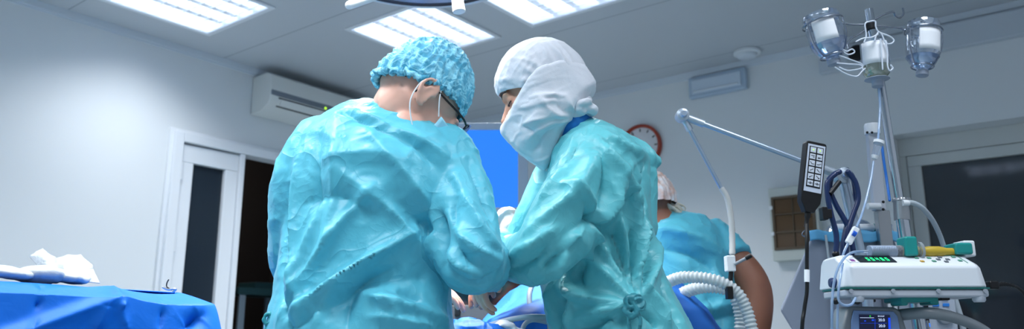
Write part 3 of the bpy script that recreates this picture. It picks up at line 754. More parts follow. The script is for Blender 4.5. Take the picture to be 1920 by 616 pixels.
# skull wrap
mb = MB(); h2.ell(mb, (0, -.008, .036), (.085, .107, .095)); h2.ell(mb, (0, -.045, .015), (.075, .078, .085)); h2.ell(mb, (0, .035, .045), (.07, .066, .06))
v, f = remesh(mb, .0036, 5)
bm = bmesh.new(); me = bpy.data.meshes.new('t'); me.from_pydata(v.tolist(), [], f); bm.from_mesh(me)
bmesh.ops.bisect_plane(bm, geom=bm.verts[:]+bm.edges[:]+bm.faces[:], plane_co=h2(0, .08, .024), plane_no=h2.M @ Vector((0, .5, -1)), clear_outer=True)
bm.to_mesh(me); bm.free(); v = np.array([tuple(q.co) for q in me.vertices]); f = [tuple(q.vertices) for q in me.polygons]; bpy.data.meshes.remove(me)
STW = [([(938, 150), (985, 150), (1040, 172), (1070, 185)], .005, .006), ([(940, 165), (990, 168), (1040, 185)], .005, .005), ([(975, 120), (1010, 145), (1040, 165)], .005, .005),
       ([(1025, 80), (1060, 120), (1078, 170)], .004, .006), ([(1010, 82), (1045, 125), (1065, 172)], .004, .005), ([(1000, 88), (1030, 130), (1052, 170)], .004, .004),
       ([(985, 95), (1015, 130), (1042, 168)], .004, .004), ([(1035, 88), (1068, 125), (1083, 160)], .004, .004), ([(960, 110), (1000, 118), (1030, 150)], .004, .003),
       ([(1040, 78), (1065, 105), (1080, 140)], .004, .004)]
v = sculpt(v, f, [(p, w, a*.55) for p, w, a in STW]); v = fabric(v, f, h2.M @ Vector((0, -1, .6)), .0028, .010, .20, 4, .0008)
wr = mesh_obj('head_wrap', v, f, m_white_c, p2); k = wr.modifiers.new('s', 'SOLIDIFY'); k.thickness = .003; k.offset = -1
# forehead band
# face cloth: hull over nose, cheeks, nape, hanging point under the chin
def hull(points, vox, sm):
    bm = bmesh.new(); [bm.verts.new(p) for p in points]; r = bmesh.ops.convex_hull(bm, input=bm.verts[:])
    for g in [e for e in bm.verts if not e.link_faces]: bm.verts.remove(g)
    bm.verts.index_update(); mb = MB(); mb.add([q.co.copy() for q in bm.verts], [tuple(x.index for x in q.verts) for q in bm.faces]); bm.free()
    return remesh(mb, vox, sm)
pts = []
for k in (-1, 1):
    pts += [h2(k*.010, .124, -.046), h2(k*.030, .108, -.042), h2(k*.062, .070, -.024), h2(k*.086, .02, .012), h2(k*.092, -.01, .022), h2(k*.080, -.065, .02), h2(k*.045, -.112, .0),
            h2(k*.014, .128, -.055), h2(k*.026, .110, -.11), h2(k*.008, .075, -.178), h2(k*.085, .035, -.075), h2(k*.078, -.03, -.085), h2(k*.06, -.09, -.055), h2(k*.03, -.12, -.045)]
v, f = hull(pts, .0036, 6); v = v + vnormals(v, f)*.004
STM = [([(950, 215), (985, 200), (1030, 190), (1075, 195)], .005, .005), ([(975, 235), (1010, 222), (1050, 215), (1090, 208)], .005, .006), ([(990, 262), (1015, 240), (1050, 228), (1080, 218)], .005, .006),
       ([(1010, 180), (1030, 205), (1060, 215)], .005, .005), ([(995, 183), (1040, 178), (1085, 190)], .004, .006), ([(1000, 285), (1020, 255), (1040, 235)], .006, -.005),
       ([(1045, 178), (1048, 200), (1060, 212)], .004, -.004), ([(1060, 180), (1070, 200), (1085, 212)], .004, .004), ([(965, 230), (1000, 245), (1010, 275)], .007, -.004)]
v = sculpt(v, f, [(p, w, a*.6) for p, w, a in STM]); v = fabric(v, f, h2.M @ Vector((0, 1, .1)), .0022, .016, .16, 6, .0008)
fm = mesh_obj('face_cloth', v, f, m_white_c, p2)
mb = MB(); rnd = random.Random(5)
for k in range(9):
    c = P(1088+rnd.uniform(-10, 14), 182+k*4+rnd.uniform(-3, 3), 1.74+rnd.uniform(-.03, .03)); mb.ell(c, (rnd.uniform(.015, .024), .022, rnd.uniform(.009, .015)), Matrix.Rotation(rnd.uniform(-.8, .8), 3, 'Y'))
mb.tube(spline([P(1070, 178, 1.72), P(1085, 172, 1.73), P(1094, 182, 1.75), P(1090, 200, 1.74), P(1104, 212, 1.75)], 5), .010, 10, round_=True)
v, f = remesh(mb, .003, 3); v = fabric(v, f, (1, 0, .3), .003, .012, .05, 2, .0015); mesh_obj('wrap_knot', v, f, m_white_c, fm)
# scrub collar
m_scrub = mat('scrub_blue', (30, 120, 200), .7, bump=(120, .2, .002), tl=.1)
mb = MB(); mb.loft([ring((1040, 272), (1108, 246), 1.8, .088, 30, 2), ring((1038, 256), (1110, 226), 1.795, .082, 30, 2), ring((1040, 246), (1106, 212), 1.79, .074, 30, 2)], cap=False); mb.build('scrub_collar', m_scrub, p2, ang=180, solid=.003)
# gown
mb = MB()
R2 = [((1056, 262), (1112, 226), 1.8, .07), ((1040, 274), (1140, 240), 1.8, .105), ((1032, 288), (1176, 266), 1.8, .14), ((1026, 325), (1205, 300), 1.8, .165),
      ((1022, 370), (1212, 350), 1.8, .178), ((1020, 420), (1215, 410), 1.8, .182), ((1014, 470), (1222, 460), 1.8, .182), ((1012, 520), (1238, 510), 1.8, .182), ((1020, 565), (1262, 560), 1.8, .188),
      ((1028, 615), (1290, 610), 1.8, .2), ((1035, 700), (1325, 700), 1.8, .22), ((1035, 900), (1345, 900), 1.8, .24), ((1035, 1300), (1345, 1300), 1.8, .24)]
mb.loft([ring(*r) for r in R2])
mb.tube(spline([P(1120, 285, 1.78), P(1170, 292, 1.78), P(1208, 297, 1.78), P(1228, 302, 1.78)], 4), list(np.linspace(.070, .016, 13)), 20, round_=True)
mb.tube(spline([P(1215, 302, 1.78), P(1212, 350, 1.78), P(1200, 420, 1.78)], 4), list(np.linspace(.012, .04, 9)), 16, round_=True)
mb.tube(spline([P(1118, 305, 1.68), P(1095, 360, 1.63), P(1058, 415, 1.59), P(1015, 472, 1.57), P(975, 484, 1.66), P(950, 476, 1.80)], 5),
        list(np.interp(np.linspace(0, 1, 26), [0, .2, .4, .6, .8, 1], [.085, .085, .078, .064, .052, .042])), 24, round_=True)
mb.tube(spline([P(1070, 300, 1.86), P(1035, 360, 1.84), P(1004, 420, 1.84), P(975, 465, 1.9), P(952, 480, 2.02)], 5), list(np.linspace(.07, .042, 21)), 20, round_=True)
v, f = remesh(mb, .0052, 5)
ST2 = [([(1185, 572), (1140, 520), (1105, 480), (1080, 440)], .009, .010), ([(1185, 572), (1165, 520), (1135, 470), (1120, 430)], .008, .010), ([(1187, 572), (1178, 510), (1168, 450), (1160, 400)], .007, .009),
       ([(1190, 572), (1192, 510), (1200, 450), (1205, 390)], .007, .010), ([(1183, 565), (1160, 500), (1128, 440)], .006, -.009), ([(1186, 560), (1172, 500), (1150, 440)], .006, -.008), ([(1190, 562), (1184, 500), (1184, 430)], .006, -.010),
       ([(1196, 565), (1215, 520), (1228, 460)], .010, .010), ([(1200, 560), (1206, 520), (1215, 470)], .006, -.008), ([(1180, 580), (1130, 585), (1080, 600)], .008, .008), ([(1180, 590), (1130, 604), (1090, 615)], .008, -.007), ([(1178, 575), (1110, 560), (1060, 545)], .012, .009),
       ([(1175, 585), (1150, 600), (1130, 615)], .006, .006), ([(1105, 480), (1085, 520), (1110, 555)], .012, -.008), ([(1060, 520), (1075, 545), (1110, 545)], .010, .008), ([(1045, 520), (1060, 560), (1052, 612)], .008, -.008), ([(1035, 530), (1042, 570), (1045, 612)], .008, .008), ([(1075, 560), (1072, 590), (1068, 614)], .007, .006),
       ([(1115, 300), (1090, 350), (1040, 400), (990, 440)], .012, .008), ([(1070, 290), (1045, 340), (1015, 380)], .010, .006), ([(1085, 270), (1060, 310), (1030, 350)], .008, -.005), ([(1110, 240), (1165, 275), (1210, 298)], .007, .005), ([(1115, 262), (1150, 310), (1185, 370), (1195, 420)], .009, .008), ([(1125, 300), (1135, 350), (1118, 400), (1060, 440)], .014, -.008),
       ([(1095, 380), (1120, 420), (1150, 440)], .010, -.008), ([(1085, 440), (1050, 480), (1020, 510)], .010, -.008), ([(1100, 420), (1060, 470), (1040, 520)], .010, .008), ([(1040, 430), (1000, 460), (960, 480)], .010, .008), ([(1030, 455), (1000, 490), (960, 505)], .008, -.006), ([(1060, 350), (1100, 370), (1130, 400)], .010, .007),
       ([(1160, 330), (1150, 380), (1130, 420)], .010, .007), ([(1205, 310), (1200, 360), (1205, 420)], .007, -.006), ([(1245, 520), (1250, 560), (1275, 612)], .008, -.008), ([(1215, 545), (1240, 580), (1250, 612)], .009, .007), ([(1200, 585), (1225, 600), (1230, 614)], .006, -.007)]
v = sculpt(v, f, [(p, w*.9, a*1.3) for p, w, a in ST2]); v = fabric(v, f, (-.35, 0, 1), .007, .045, .18, 5, .003)
mesh_obj('gown', v, f, m_gown2, p2)
tie(p2, P(1188, 574, 1.575), .024, m_tie2, 8)

# ---------------------------------------------------------------- third person, bent, behind
p3 = thing('person', 'third person bent forward behind the hoses with bare brown arm, seen from the back', 'person', (P(1300, 500, 2.55).x, 2.55, 0))
h3 = Head(P(1214, 396, 2.50), -25, 30)
mb = MB(); h3.build(mb)
mb.tube([h3(0, -.02, -.04), h3(0, -.04, -.08), P(1262, 480, 2.58)], [.052, .052, .06], 20, round_=True)
mb.tube([P(1275, 520, 2.55), P(1300, 620, 2.55), P(1310, 1000, 2.55)], [.12, .14, .14], 24, round_=True)
mb.tube(spline([P(1325, 465, 2.52), P(1372, 488, 2.48), P(1410, 530, 2.44), P(1420, 580, 2.42), P(1405, 660, 2.40), P(1370, 740, 2.3)], 5), list(np.interp(np.linspace(0, 1, 26), [0, .3, .5, .62, .8, 1], [.062, .056, .05, .047, .044, .03])), 20, round_=True)
mb.tube([P(1240, 450, 2.55), P(1190, 560, 2.5), P(1210, 700, 2.4)], [.06, .05, .035], 18, round_=True)
for k in (0, 1): mb.tube([Vector((P(1300, 616, 2.55).x-.09+.18*k, 2.55, .8)), Vector((P(1300, 616, 2.55).x-.09+.18*k, 2.55, .06))], [.09, .05], 16); mb.ell((P(1300, 616, 2.55).x-.09+.18*k, 2.6, .04), (.045, .12, .035))
hand(mb, P(1368, 742, 2.29), (-.4, -.4, -.6), (-.6, .5, 0), side=1, curl=.5)
hand(mb, P(1212, 705, 2.40), (.1, -.4, -.6), (.6, .5, 0), side=-1, curl=.5)
v, f = remesh(mb, .006, 4); mesh_obj('body', v, f, m_skin3, p3)
mb = MB()
R3 = [((1212, 400), (1284, 402), 2.55, .08), ((1205, 416), (1320, 412), 2.54, .12), ((1190, 440), (1345, 436), 2.53, .15), ((1185, 475), (1364, 470), 2.53, .16), ((1190, 520), (1374, 520), 2.53, .165),
      ((1195, 570), (1380, 570), 2.53, .17), ((1200, 620), (1385, 620), 2.53, .18), ((1200, 900), (1395, 900), 2.53, .2)]
mb.loft([ring(*r) for r in R3])
mb.tube(spline([P(1315, 446, 2.52), P(1345, 470, 2.5), P(1368, 496, 2.47)], 4), list(np.linspace(.085, .082, 9)), 22)
mb.tube(spline([P(1240, 440, 2.55), P(1195, 520, 2.5)], 4), .08, 18)
v, f = remesh(mb, .0065, 4)
v = sculpt(v, f, [([(1235, 430), (1290, 440), (1350, 470)], .014, .009), ([(1240, 470), (1300, 480), (1350, 520)], .016, -.009), ([(1250, 560), (1310, 580), (1370, 570)], .018, .012), ([(1270, 600), (1330, 600), (1370, 590)], .016, -.010), ([(1340, 500), (1350, 540), (1368, 575)], .014, .012), ([(1300, 530), (1330, 560), (1345, 600)], .014, -.01)])
v = fabric(v, f, (1, 0, -.5), .010, .07, .2, 9, .004); mesh_obj('scrub_top', v, f, m_gown3, p3)
m_cap3 = mat('patterned_cap', (232, 234, 238), .7, vary=(34, .9, (214, 170, 150)), bump=(60, .3, .003))
bouffant(h3, m_cap3, p3, 'surgical_cap', tilt=.35, z0=.0, ruffle=False)
m_blond = mat('light_hair', (222, 214, 196), .7, bump=(200, .8, .004))
mb = MB(); rnd = random.Random(2)
for k in range(60):
    a = P(1236+rnd.uniform(-14, 16), 390+rnd.uniform(-10, 8), 2.47+rnd.uniform(-.02, .08)); mb.tube(spline([a, a+Vector((.02, -.01, rnd.uniform(-.01, .02))), a+Vector((rnd.uniform(.03, .065), -.015, rnd.uniform(-.035, .0))), a+Vector((rnd.uniform(.04, .085), -.01, rnd.uniform(-.05, -.015)))], 4), list(np.linspace(.007, .002, 13)), 6, round_=True)
v, f = remesh(mb, .0035, 2); mesh_obj('hair', v, f, m_blond, p3)
# ================================================================ SURGICAL LAMP, TABLES, DRAPES
m_lampw = mat('lamp_enamel', (226, 232, 236), .35); m_lglass = thin_glass('lamp_glass', (225, 235, 250), .18, .03)
m_lring = mat('lamp_gasket', (52, 50, 58), .4); m_led = mat('lamp_reflector', (190, 205, 235), .15, .8, emit=((215, 228, 255), .7))
m_hand = mat('lamp_handle', (236, 238, 234), .4)
lc = P(806, 13, 2.50); lc = Vector((lc.x, 2.16, lc.z))
t = thing('surgical_lamp', 'round surgical lamp head at the top edge above both surgeons', 'surgical lamp', (lc.x, lc.y, H))
mb = MB(); mb.lathe([(.001, .11), (.12, .11), (.26, .085), (.335, .045), (.355, .02), (.352, .0), (.338, -.004), (.330, .004), (.328, .02), (.001, .02)], lc, n=64); mb.build('housing', m_lampw, t)
mb = MB(); mb.lathe([(.329, .012), (.331, .0), (.326, -.005), (.320, .0), (.320, .012)], lc, n=64); mb.build('gasket_ring', m_lring, t)
mb = MB(); mb.lathe([(.001, .002), (.321, .002), (.321, .005), (.001, .005)], lc, n=64); mb.build('cover_glass', m_lglass, t)
for rr, n in ((.0, 1), (.10, 6), (.19, 12), (.275, 18)):
    for k in range(n):
        a = 2*math.pi*k/n; c = lc+Vector((rr*math.cos(a), rr*math.sin(a), .006)); mb = MB(); mb.lathe([(.008, .012), (.03, .004), (.036, .0), (.038, .002), (.034, .008), (.010, .0135)], c, n=16); mb.build('reflector_cell', m_led, t)
mb = MB(); mb.cyl(lc+Vector((0, 0, .1)), lc+Vector((0, 0, .2)), .03); mb.cyl(lc+Vector((0, 0, .2)), lc+Vector((-.5, .1, .35)), .025); mb.cyl(lc+Vector((-.5, .1, .33)), Vector((lc.x-.5, lc.y+.1, H-.02)), .035); mb.build('suspension_arm', m_lampw, t)
a = P(700, -6, 2.05); b = P(655, 10, 2.02); mb = MB(); mb.tube([a, a+(b-a)*.5, b], [.013, .0125, .012], 16, round_=True); o1 = mb.build('side_handle', m_hand, t)
mb = MB(); mb.tube([lc+Vector((-.33, -.04, .02)), a+Vector((0, 0, .01)), a], .011, 10); mb.build('handle_bracket', m_lampw, t)
a = P(855, -20, 2.0); b = P(861, 23, 2.0); mb = MB(); mb.tube([a, b], [.0155, .0185], 20); mb.build('sterile_handle', m_hand, t, bevel=.003)
mb = MB(); mb.cyl(a+Vector((0, 0, .002)), Vector((a.x, a.y, lc.z+.01)), .012); mb.build('handle_stem', m_lampw, t)
ld = bpy.data.lights.new('lamp_beam', 'AREA'); ld.shape = 'DISK'; ld.size = .6; ld.energy = LAMP_W; ld.color = (1, .98, .96); ld.spread = math.radians(100)
lo = bpy.data.objects.new('lamp_beam', ld); COL.objects.link(lo); lo.parent = t; lo.location = (0, 0, lc.z-H-.012)

def cloth_mat(name, rgb, rough=.55, tl=.15, s=1):
    return mat(name, rgb, rough, bump=(9, .35*s, .012, 1), bump2=(70, .2*s, .0015), spec=.4, tl=tl)
m_blue = cloth_mat('drape_blue', (0, 104, 206)); m_blue2 = cloth_mat('drape_mid_blue', (48, 120, 212)); m_lblue = cloth_mat('drape_light_blue', (110, 190, 235), .6)
m_paper = mat('white_nonwoven', (180, 186, 190), .6, bump=(30, .6, .006), tl=.12); m_film = mat('white_film', (172, 180, 184), .4, bump=(24, .8, .008, 1), tl=.15)
def sheet(pts, d_noise=.0, nu=60, nv=40, seed=0, amp=.008, w=.09):
    """smooth sheet through a net of 3-D points (rows x columns)"""
    R_ = len(pts); C_ = len(pts[0])
    dens = [spline(r, max(2, nu//(C_-1))) for r in pts]; cols = list(zip(*dens)); out = [spline(c, max(2, nv//(R_-1))) for c in cols]
    n1 = len(out[0]); n0 = len(out); V = np.array([tuple(q) for c in out for q in c]); Fc = [(i*n1+j, i*n1+j+1, (i+1)*n1+j+1, (i+1)*n1+j) for i in range(n0-1) for j in range(n1-1)]
    if amp:
        n = vnormals(V, Fc); V = V + n*(amp*(ridged(V/w, seed)**2-.4) + amp*.25*ridged(V/(w*.3), seed+3)**2)[:, None]
    return V, Fc
def cloth(name, pts, m, parent=None, solid=.002, **k):
    V, Fc = sheet(pts, **k); o = mesh_obj(name, V, Fc, m, parent)
    if solid: q = o.modifiers.new('s', 'SOLIDIFY'); q.thickness = solid
    return o
# ---------------------------------------------------------------- instrument table with blue cover (left)
A0 = P(-160, 512, 1.40); A1 = P(408, 551, 1.90); zt = 1.148
ex = Vector((A1.x-A0.x, A1.y-A0.y, 0)); Lx = ex.length; ex.normalize(); ey = Vector((-ex.y, ex.x, 0))   # ey: away from the camera
TW = .50
def TT(u, w, z): return Vector((A0.x, A0.y, 0)) + ex*u + ey*w + Vector((0, 0, z))
t = thing('instrument_table', 'steel instrument table hidden under the blue drape by the left wall', 'table', TT(Lx/2, TW/2, 0))
mb = MB(); mb.boxf(TT, (.02, .02, 1.09), (Lx-.02, TW-.02, 1.118)); mb.build('table_top', m_steel, t, bevel=.004)
for u in (.06, Lx-.06):
    for w in (.06, TW-.06): mb = MB(); mb.cyl(TT(u, w, .04), TT(u, w, 1.09), .014); mb.ell(TT(u, w, .03), (.03, .03, .03)); mb.build('leg', m_steel, t)
# drape: top, sloping bright border, then hanging sides
def border(q):                                    # running outline of the table: front edge, round corner, right edge
    if q <= Lx-.07: return TT(q, 0, 0), -ey
    q -= Lx-.07; arc = .07*math.pi/2
    if q < arc:
        a = q/.07; return TT(Lx-.07+.07*math.sin(a), .07-.07*math.cos(a), 0), (-ey*math.cos(a)+ex*math.sin(a))
    return TT(Lx, .07+q-arc, 0), ex
QL = Lx-.07+.07*math.pi/2+TW-.07
rows = []
NU, NV = 420, 170
def q_of(px):
    a, b = 0., Lx
    for _ in range(30):
        m_ = (a+b)/2
        if PX(TT(m_, 0, 1.12))[0] < px: a = m_
        else: b = m_
    return a
FA, FB = (q_of(208), 1.128), (q_of(30), 1.052)
def fold(q, z):
    """hanging diagonal fold: swells towards its lower lip, then drops back"""
    dx, dz = FB[0]-FA[0], FB[1]-FA[1]; L_ = math.hypot(dx, dz); t = ((q-FA[0])*dx+(z-FA[1])*dz)/L_; n_ = ((q-FA[0])*dz-(z-FA[1])*dx)/L_
    if dx < 0: n_ = -n_                          # positive below the line
    w = 1/(1+math.exp(-(t+.01)/.012)); below = -n_ if True else n_
    a = math.exp(-max(0, -below)/.035) if below < 0 else math.exp(-(below/.014)**2)
    return .022*w*a
def drape_pt(i, j):
    q = QL*i/NU; p, n = border(q); s = j/NV
    up = 1.150 + .004*math.sin(q*9) + .006*math.exp(-((q-Lx*.62)/.03)**2) - .004*math.exp(-((q-Lx*.8)/.06)**2)
    if s < .12:                                   # inward strip of the top
        k = s/.12; return p - n*(.06+.16*(1-k)) + Vector((0, 0, up+.002*(1-k)))
    if s < .24:                                   # sloped border that catches the light
        k = (s-.12)/.12; return p + n*(-.06+.08*k) + Vector((0, 0, up - .026*k**1.2))
    k = ((s-.24)/.76)**1.7; z = up-.026-k*.62
    wav = .012*math.sin(q*13+.7)*k + .020*math.sin(q*31+1)*k*k
    fl = math.exp(-((q-(Lx-.02))/.10)**2)*.085*k**.7
    return p + n*(.020 + .05*k**.8*.5 + wav + fl + fold(q, z)) + Vector((0, 0, z))
V = np.array([tuple(drape_pt(i, j)) for j in range(NV+1) for i in range(NU+1)]); Fc = [(j*(NU+1)+i, j*(NU+1)+i+1, (j+1)*(NU+1)+i+1, (j+1)*(NU+1)+i) for j in range(NV) for i in range(NU)]
dsg = vnormals(V, Fc)
sgn = 1 if float(dsg[(NV//2)*(NU+1)+NU//4] @ np.array(-ey)) > 0 else -1
ds = [([(212, 532), (200, 570), (178, 616)], .010, .004),
      ([(76, 535), (72, 570), (64, 614)], .004, -.005), ([(212, 540), (226, 570), (236, 612)], .007, .005), ([(300, 560), (304, 590), (300, 614)], .005, -.004), ([(395, 560), (380, 590), (350, 614)], .012, -.012), ([(415, 565), (425, 590), (436, 614)], .008, .01)]
V = sculpt(V, Fc, [(p, w, a*sgn) for p, w, a in ds])
o = mesh_obj('table_drape', V, Fc, m_blue, None, ang=60); q = o.modifiers.new('s', 'SOLIDIFY'); q.thickness = .0015
tag(o, 'bright blue non-woven drape over the instrument table at left, folded across the side', 'drape')
# white packs on the table
def blob_cloth(name, parts, m, label, cat, seed=0, group=None, amp=.006, w=.03, vox=.004):
    mb = MB()
    for c, r, rz in parts: mb.ell(c, r, Matrix.Rotation(rz, 3, 'Y'))
    v, f = remesh(mb, vox, 3); v = fabric(v, f, (1, .3, .4), amp, w, .1, seed, .003); o = mesh_obj(name, v, f, m, None); tag(o, label, cat, group); return o
td = 1.85
def tp(x, y, d=td): return P(x, y, d)
blob_cloth('gauze_pack', [(tp(20, 512, 1.62), (.045, .05, .012), .1), (tp(14, 507, 1.62), (.024, .03, .010), .2)], m_paper, 'crumpled white gauze pack at the far left of the blue table', 'gauze', 1)
blob_cloth('gauze_swab', [(tp(75, 516, 1.68), (.052, .05, .014), -.05), (tp(68, 508, 1.68), (.032, .03, .012), .0)], m_paper, 'rounded white gauze swab pile in front of the crumpled paper wrapper', 'gauze', 2)
# peeled-open paper wrapper: a folded sheet with thickness
def paper(name, poly3, m, label, cat, seed=3):
    """fan of creased facets"""
    o = cloth(name, poly3, m, None, .0012, amp=.004, w=.045, seed=seed, nu=36, nv=24); tag(o, label, cat); return o
paper('paper_wrapper', [[P(56, 482, 1.74), P(66, 472, 1.75), P(80, 464, 1.76)], [P(72, 500, 1.72), P(88, 488, 1.72), P(104, 484, 1.76)], [P(88, 522, 1.70), P(104, 516, 1.70), P(128, 512, 1.76)]], m_film, 'square corner of white film wrapper standing up on the blue table', 'wrapper')
paper('sterile_wrap', [[P(98, 484, 1.78), P(128, 478, 1.80), P(152, 478, 1.84)], [P(98, 500, 1.74), P(134, 494, 1.74), P(172, 496, 1.80)], [P(104, 524, 1.72), P(144, 524, 1.70), P(188, 530, 1.78)]], m_film, 'broad crumpled sheet of white sterile wrap beside the standing corner', 'wrapper', 5)
blob_cloth('folded_towel', [(tp(128, 519, 1.72), (.04, .05, .010), .12)], m_paper, 'small white folded cloth in front of the broad crumpled wrap', 'cloth', 4)
mb = MB(); mb.tube([P(80, 512, 1.665), P(85, 519, 1.66)], .003, 8, round_=True); tag(mb.build('clip', m_dark), 'tiny black clip on the edge of the blue table', 'clip')
t = thing('small_clamp', 'tiny steel instrument tip standing above the right end of the blue drape', 'clamp', P(316, 536, 1.95))
mb = MB(); mb.tube(spline([P(322, 543, 1.95), P(313, 537, 1.95), P(313, 530, 1.95), P(316, 524, 1.95)], 4), .0016, 8, round_=True); mb.build('tip', m_dark, t)
mb = MB(); mb.tube(spline([P(306, 538, 1.95), P(316, 542, 1.95), P(330, 541, 1.95), P(318, 552, 1.95)], 4), .003, 8, round_=True); mb.build('jaw', m_steel, t)

# ---------------------------------------------------------------- operating table with the patient's drape
t = thing('operating_table', 'operating table under the blue patient drape between the surgeons', 'operating table', (-.2, 2.25, 0))
mb = MB(); mb.box((-.2, 2.30, .90), (1.1, .46, .07)); mb.build('mattress', m_dark, t, bevel=.02); mb = MB(); mb.box((-.2, 2.25, .46), (.28, .24, .80)); mb.build('column', m_steel, t, bevel=.02)
mb = MB(); mb.box((-.2, 2.25, .04), (.8, .42, .08)); mb.build('base', m_steel, t, bevel=.02)
drp = cloth('patient_drape', [[P(770, 760, 2.5), P(850, 720, 2.5), P(905, 606, 2.5), P(975, 535, 2.45), P(1010, 528, 2.4), P(1120, 530, 2.4), P(1250, 516, 2.4), P(1330, 600, 2.25)],
      [P(770, 760, 2.3), P(850, 720, 2.3), P(908, 612, 2.3), P(962, 568, 2.25), P(1020, 548, 2.2), P(1120, 550, 2.2), P(1256, 532, 2.15), P(1360, 622, 2.15)],
      [P(770, 760, 2.0), P(850, 710, 2.0), P(912, 624, 2.0), P(975, 600, 1.95), P(1030, 590, 2.0), P(1130, 600, 2.05), P(1268, 580, 2.08), P(1380, 680, 2.08)],
      [P(770, 760, 1.95), P(850, 760, 1.95), P(918, 760, 1.95), P(975, 760, 1.93), P(1030, 760, 1.98), P(1130, 760, 2.03), P(1270, 760, 2.06), P(1390, 800, 2.06)]], m_blue2, None, .002, amp=.010, w=.10, seed=2, nu=84, nv=60)
tag(drp, 'mid-blue patient drape raised like a tent between the two surgeons', 'drape')
ruf = cloth('drape_ruffle', [[P(852, 600, 1.96), P(880, 597, 1.95), P(905, 604, 1.92), P(935, 612, 1.93), P(960, 604, 1.96)], [P(850, 606, 1.88), P(885, 601, 1.86), P(915, 606, 1.86), P(940, 612, 1.86), P(965, 612, 1.88)],
       [P(846, 625, 1.84), P(890, 628, 1.82), P(915, 630, 1.82), P(945, 632, 1.82), P(970, 635, 1.84)]], m_blue, None, .002, amp=.008, w=.05, seed=4)
tag(ruf, 'crumpled deep blue drape edge at the bottom between the surgeons', 'drape')
m_swab = mat('bleached_swab', (238, 240, 244), .7, bump=(40, .4, .004))
blob_cloth('surgical_sponge', [(P(930, 616, 1.88), (.022, .025, .010), -.5), (P(952, 612, 1.88), (.026, .025, .012), .35), (P(972, 622, 1.88), (.03, .025, .010), .2)], m_swab, 'folded white sponge on the blue drape at the bottom centre', 'sponge', 7)
blob_cloth('white_cover', [(P(952, 438, 2.0), (.024, .03, .050), .1), (P(952, 410, 2.02), (.030, .03, .03), .1)], m_paper, 'bright white cloth glimpsed between the two surgeons\' sleeves', 'cloth', 8)
m_tubeg = mat('pale_silicone', (196, 208, 216), .3, tl=.2)
mb = MB(); mb.tube(spline([P(905, 614, 1.93), P(935, 604, 1.90), P(970, 596, 1.88), P(1005, 593, 1.87), P(1060, 596, 1.94)], 6), .0068, 12, round_=True); tag(mb.build('suction_tube', m_tubeg), 'pale tube lying level across the blue drape bottom centre', 'tube')
mb = MB(); mb.tube(spline([P(1000, 528, 2.12), P(993, 550, 2.08), P(994, 575, 2.05), P(1004, 600, 2.0), P(1010, 622, 1.98)], 6), .0072, 12, round_=True); tag(mb.build('drain_tube', m_tubeg), 'pale tube curving down the raised blue drape', 'tube')
mb = MB(); mb.tube(spline([P(978, 622, 1.9), P(985, 606, 1.9), P(1000, 599, 1.9), P(1025, 603, 1.92)], 6), .006, 12, round_=True); tag(mb.build('looped_tube', m_tubeg), 'short pale tube loop rising at the bottom edge beside the white sponge', 'tube')

# ---------------------------------------------------------------- endoscopy tower behind: blue screen and lower monitor
m_scrblue = mat('blue_screen', (8, 60, 190), .3, emit=((50, 145, 250), .8)); m_bez = mat('monitor_bezel', (206, 214, 222), .35); m_bezg = mat('grey_bezel', (92, 98, 106), .4); m_scrd = mat('dark_screen', (10, 14, 28), .08)
t = thing('monitor_trolley', 'trolley with stacked screens behind the table between the surgeons', 'trolley', P(900, 1100, 3.05)-Vector((0, 0, P(900, 1100, 3.05).z)))
bx0, bx1 = P(800, 400, 3.1).x, P(1000, 400, 3.1).x
for zz in (.25, .6): mb = MB(); mb.box(((bx0+bx1)/2, 3.12, zz), (bx1-bx0+.1, .4, .03)); mb.build('shelf', m_bez, t, bevel=.006)
for x in (bx0-.03, bx1+.03): mb = MB(); mb.boxf(lambda a, b, c: Vector((a, b, c)), (x-.018, 3.26, .06), (x+.018, 3.30, 1.35)); mb.build('upright', m_bezg, t, bevel=.004)
mb = MB(); mb.box(((bx0+bx1)/2, 3.28, 1.02), (bx1-bx0+.1, .03, .06)); mb.build('crossbar', m_bezg, t, bevel=.004)
def screen(nm, label, x0, x1, y0, y1, d, be, bt, ms, mf, par=None):
    a = P((x0+x1)/2, y0, d); zt_ = a.z; zb_ = P((x0+x1)/2, y1, d).z; xl = P(x0, y0, d).x; xr = P(x1, y0, d).x
    t = thing(nm, label, 'monitor', ((xl+xr)/2, d+.03, zb_))
    f_ = lambda a, b, c: Vector((a, b, c)); mb = MB()
    for q in ((xl, xr, zt_-bt[0], zt_), (xl, xr, zb_, zb_+bt[1]), (xl, xl+be, zb_+bt[1], zt_-bt[0]), (xr-be, xr, zb_+bt[1], zt_-bt[0])): mb.boxf(f_, (q[0], d-.012, q[2]), (q[1], d+.03, q[3]))
    mb.boxf(f_, (xl+.002, d+.01, zb_+.002), (xr-.002, d+.05, zt_-.002)); mb.build('bezel', mf, t, bevel=.005)
    mb = MB(); mb.boxf(f_, (xl+be-.002, d-.003, zb_+bt[1]-.002), (xr-be+.002, d+.009, zt_-bt[0]+.002)); mb.build('screen', ms, t, smooth=False)
    return t, xl, xr, zb_, zt_
s1 = screen('monitor', 'white-framed monitor with plain bright blue screen behind the surgeons', 795, 990, 231, 405, 3.05, .042, (.030, .035), m_scrblue, m_bez)
mb = MB(); mb.boxf(lambda a, b, c: Vector((a, b, c)), ((s1[1]+s1[2])/2-.04, 3.12, 1.06), ((s1[1]+s1[2])/2+.04, 3.29, s1[3]+.08)); mb.build('neck', m_bez, s1[0], bevel=.006)
s2 = screen('monitor', 'lower dark monitor with grey bezel and tiny green power light', 800, 1020, 470, 603, 2.9, .03, (.02, .062), m_scrd, m_bezg)
mb = MB(); a = P(858, 580, 2.885); mb.box((a.x, 2.884, a.z), (.022, .010, .045)); sw = mb.build('power_switch', m_dark, s2[0], bevel=.003)
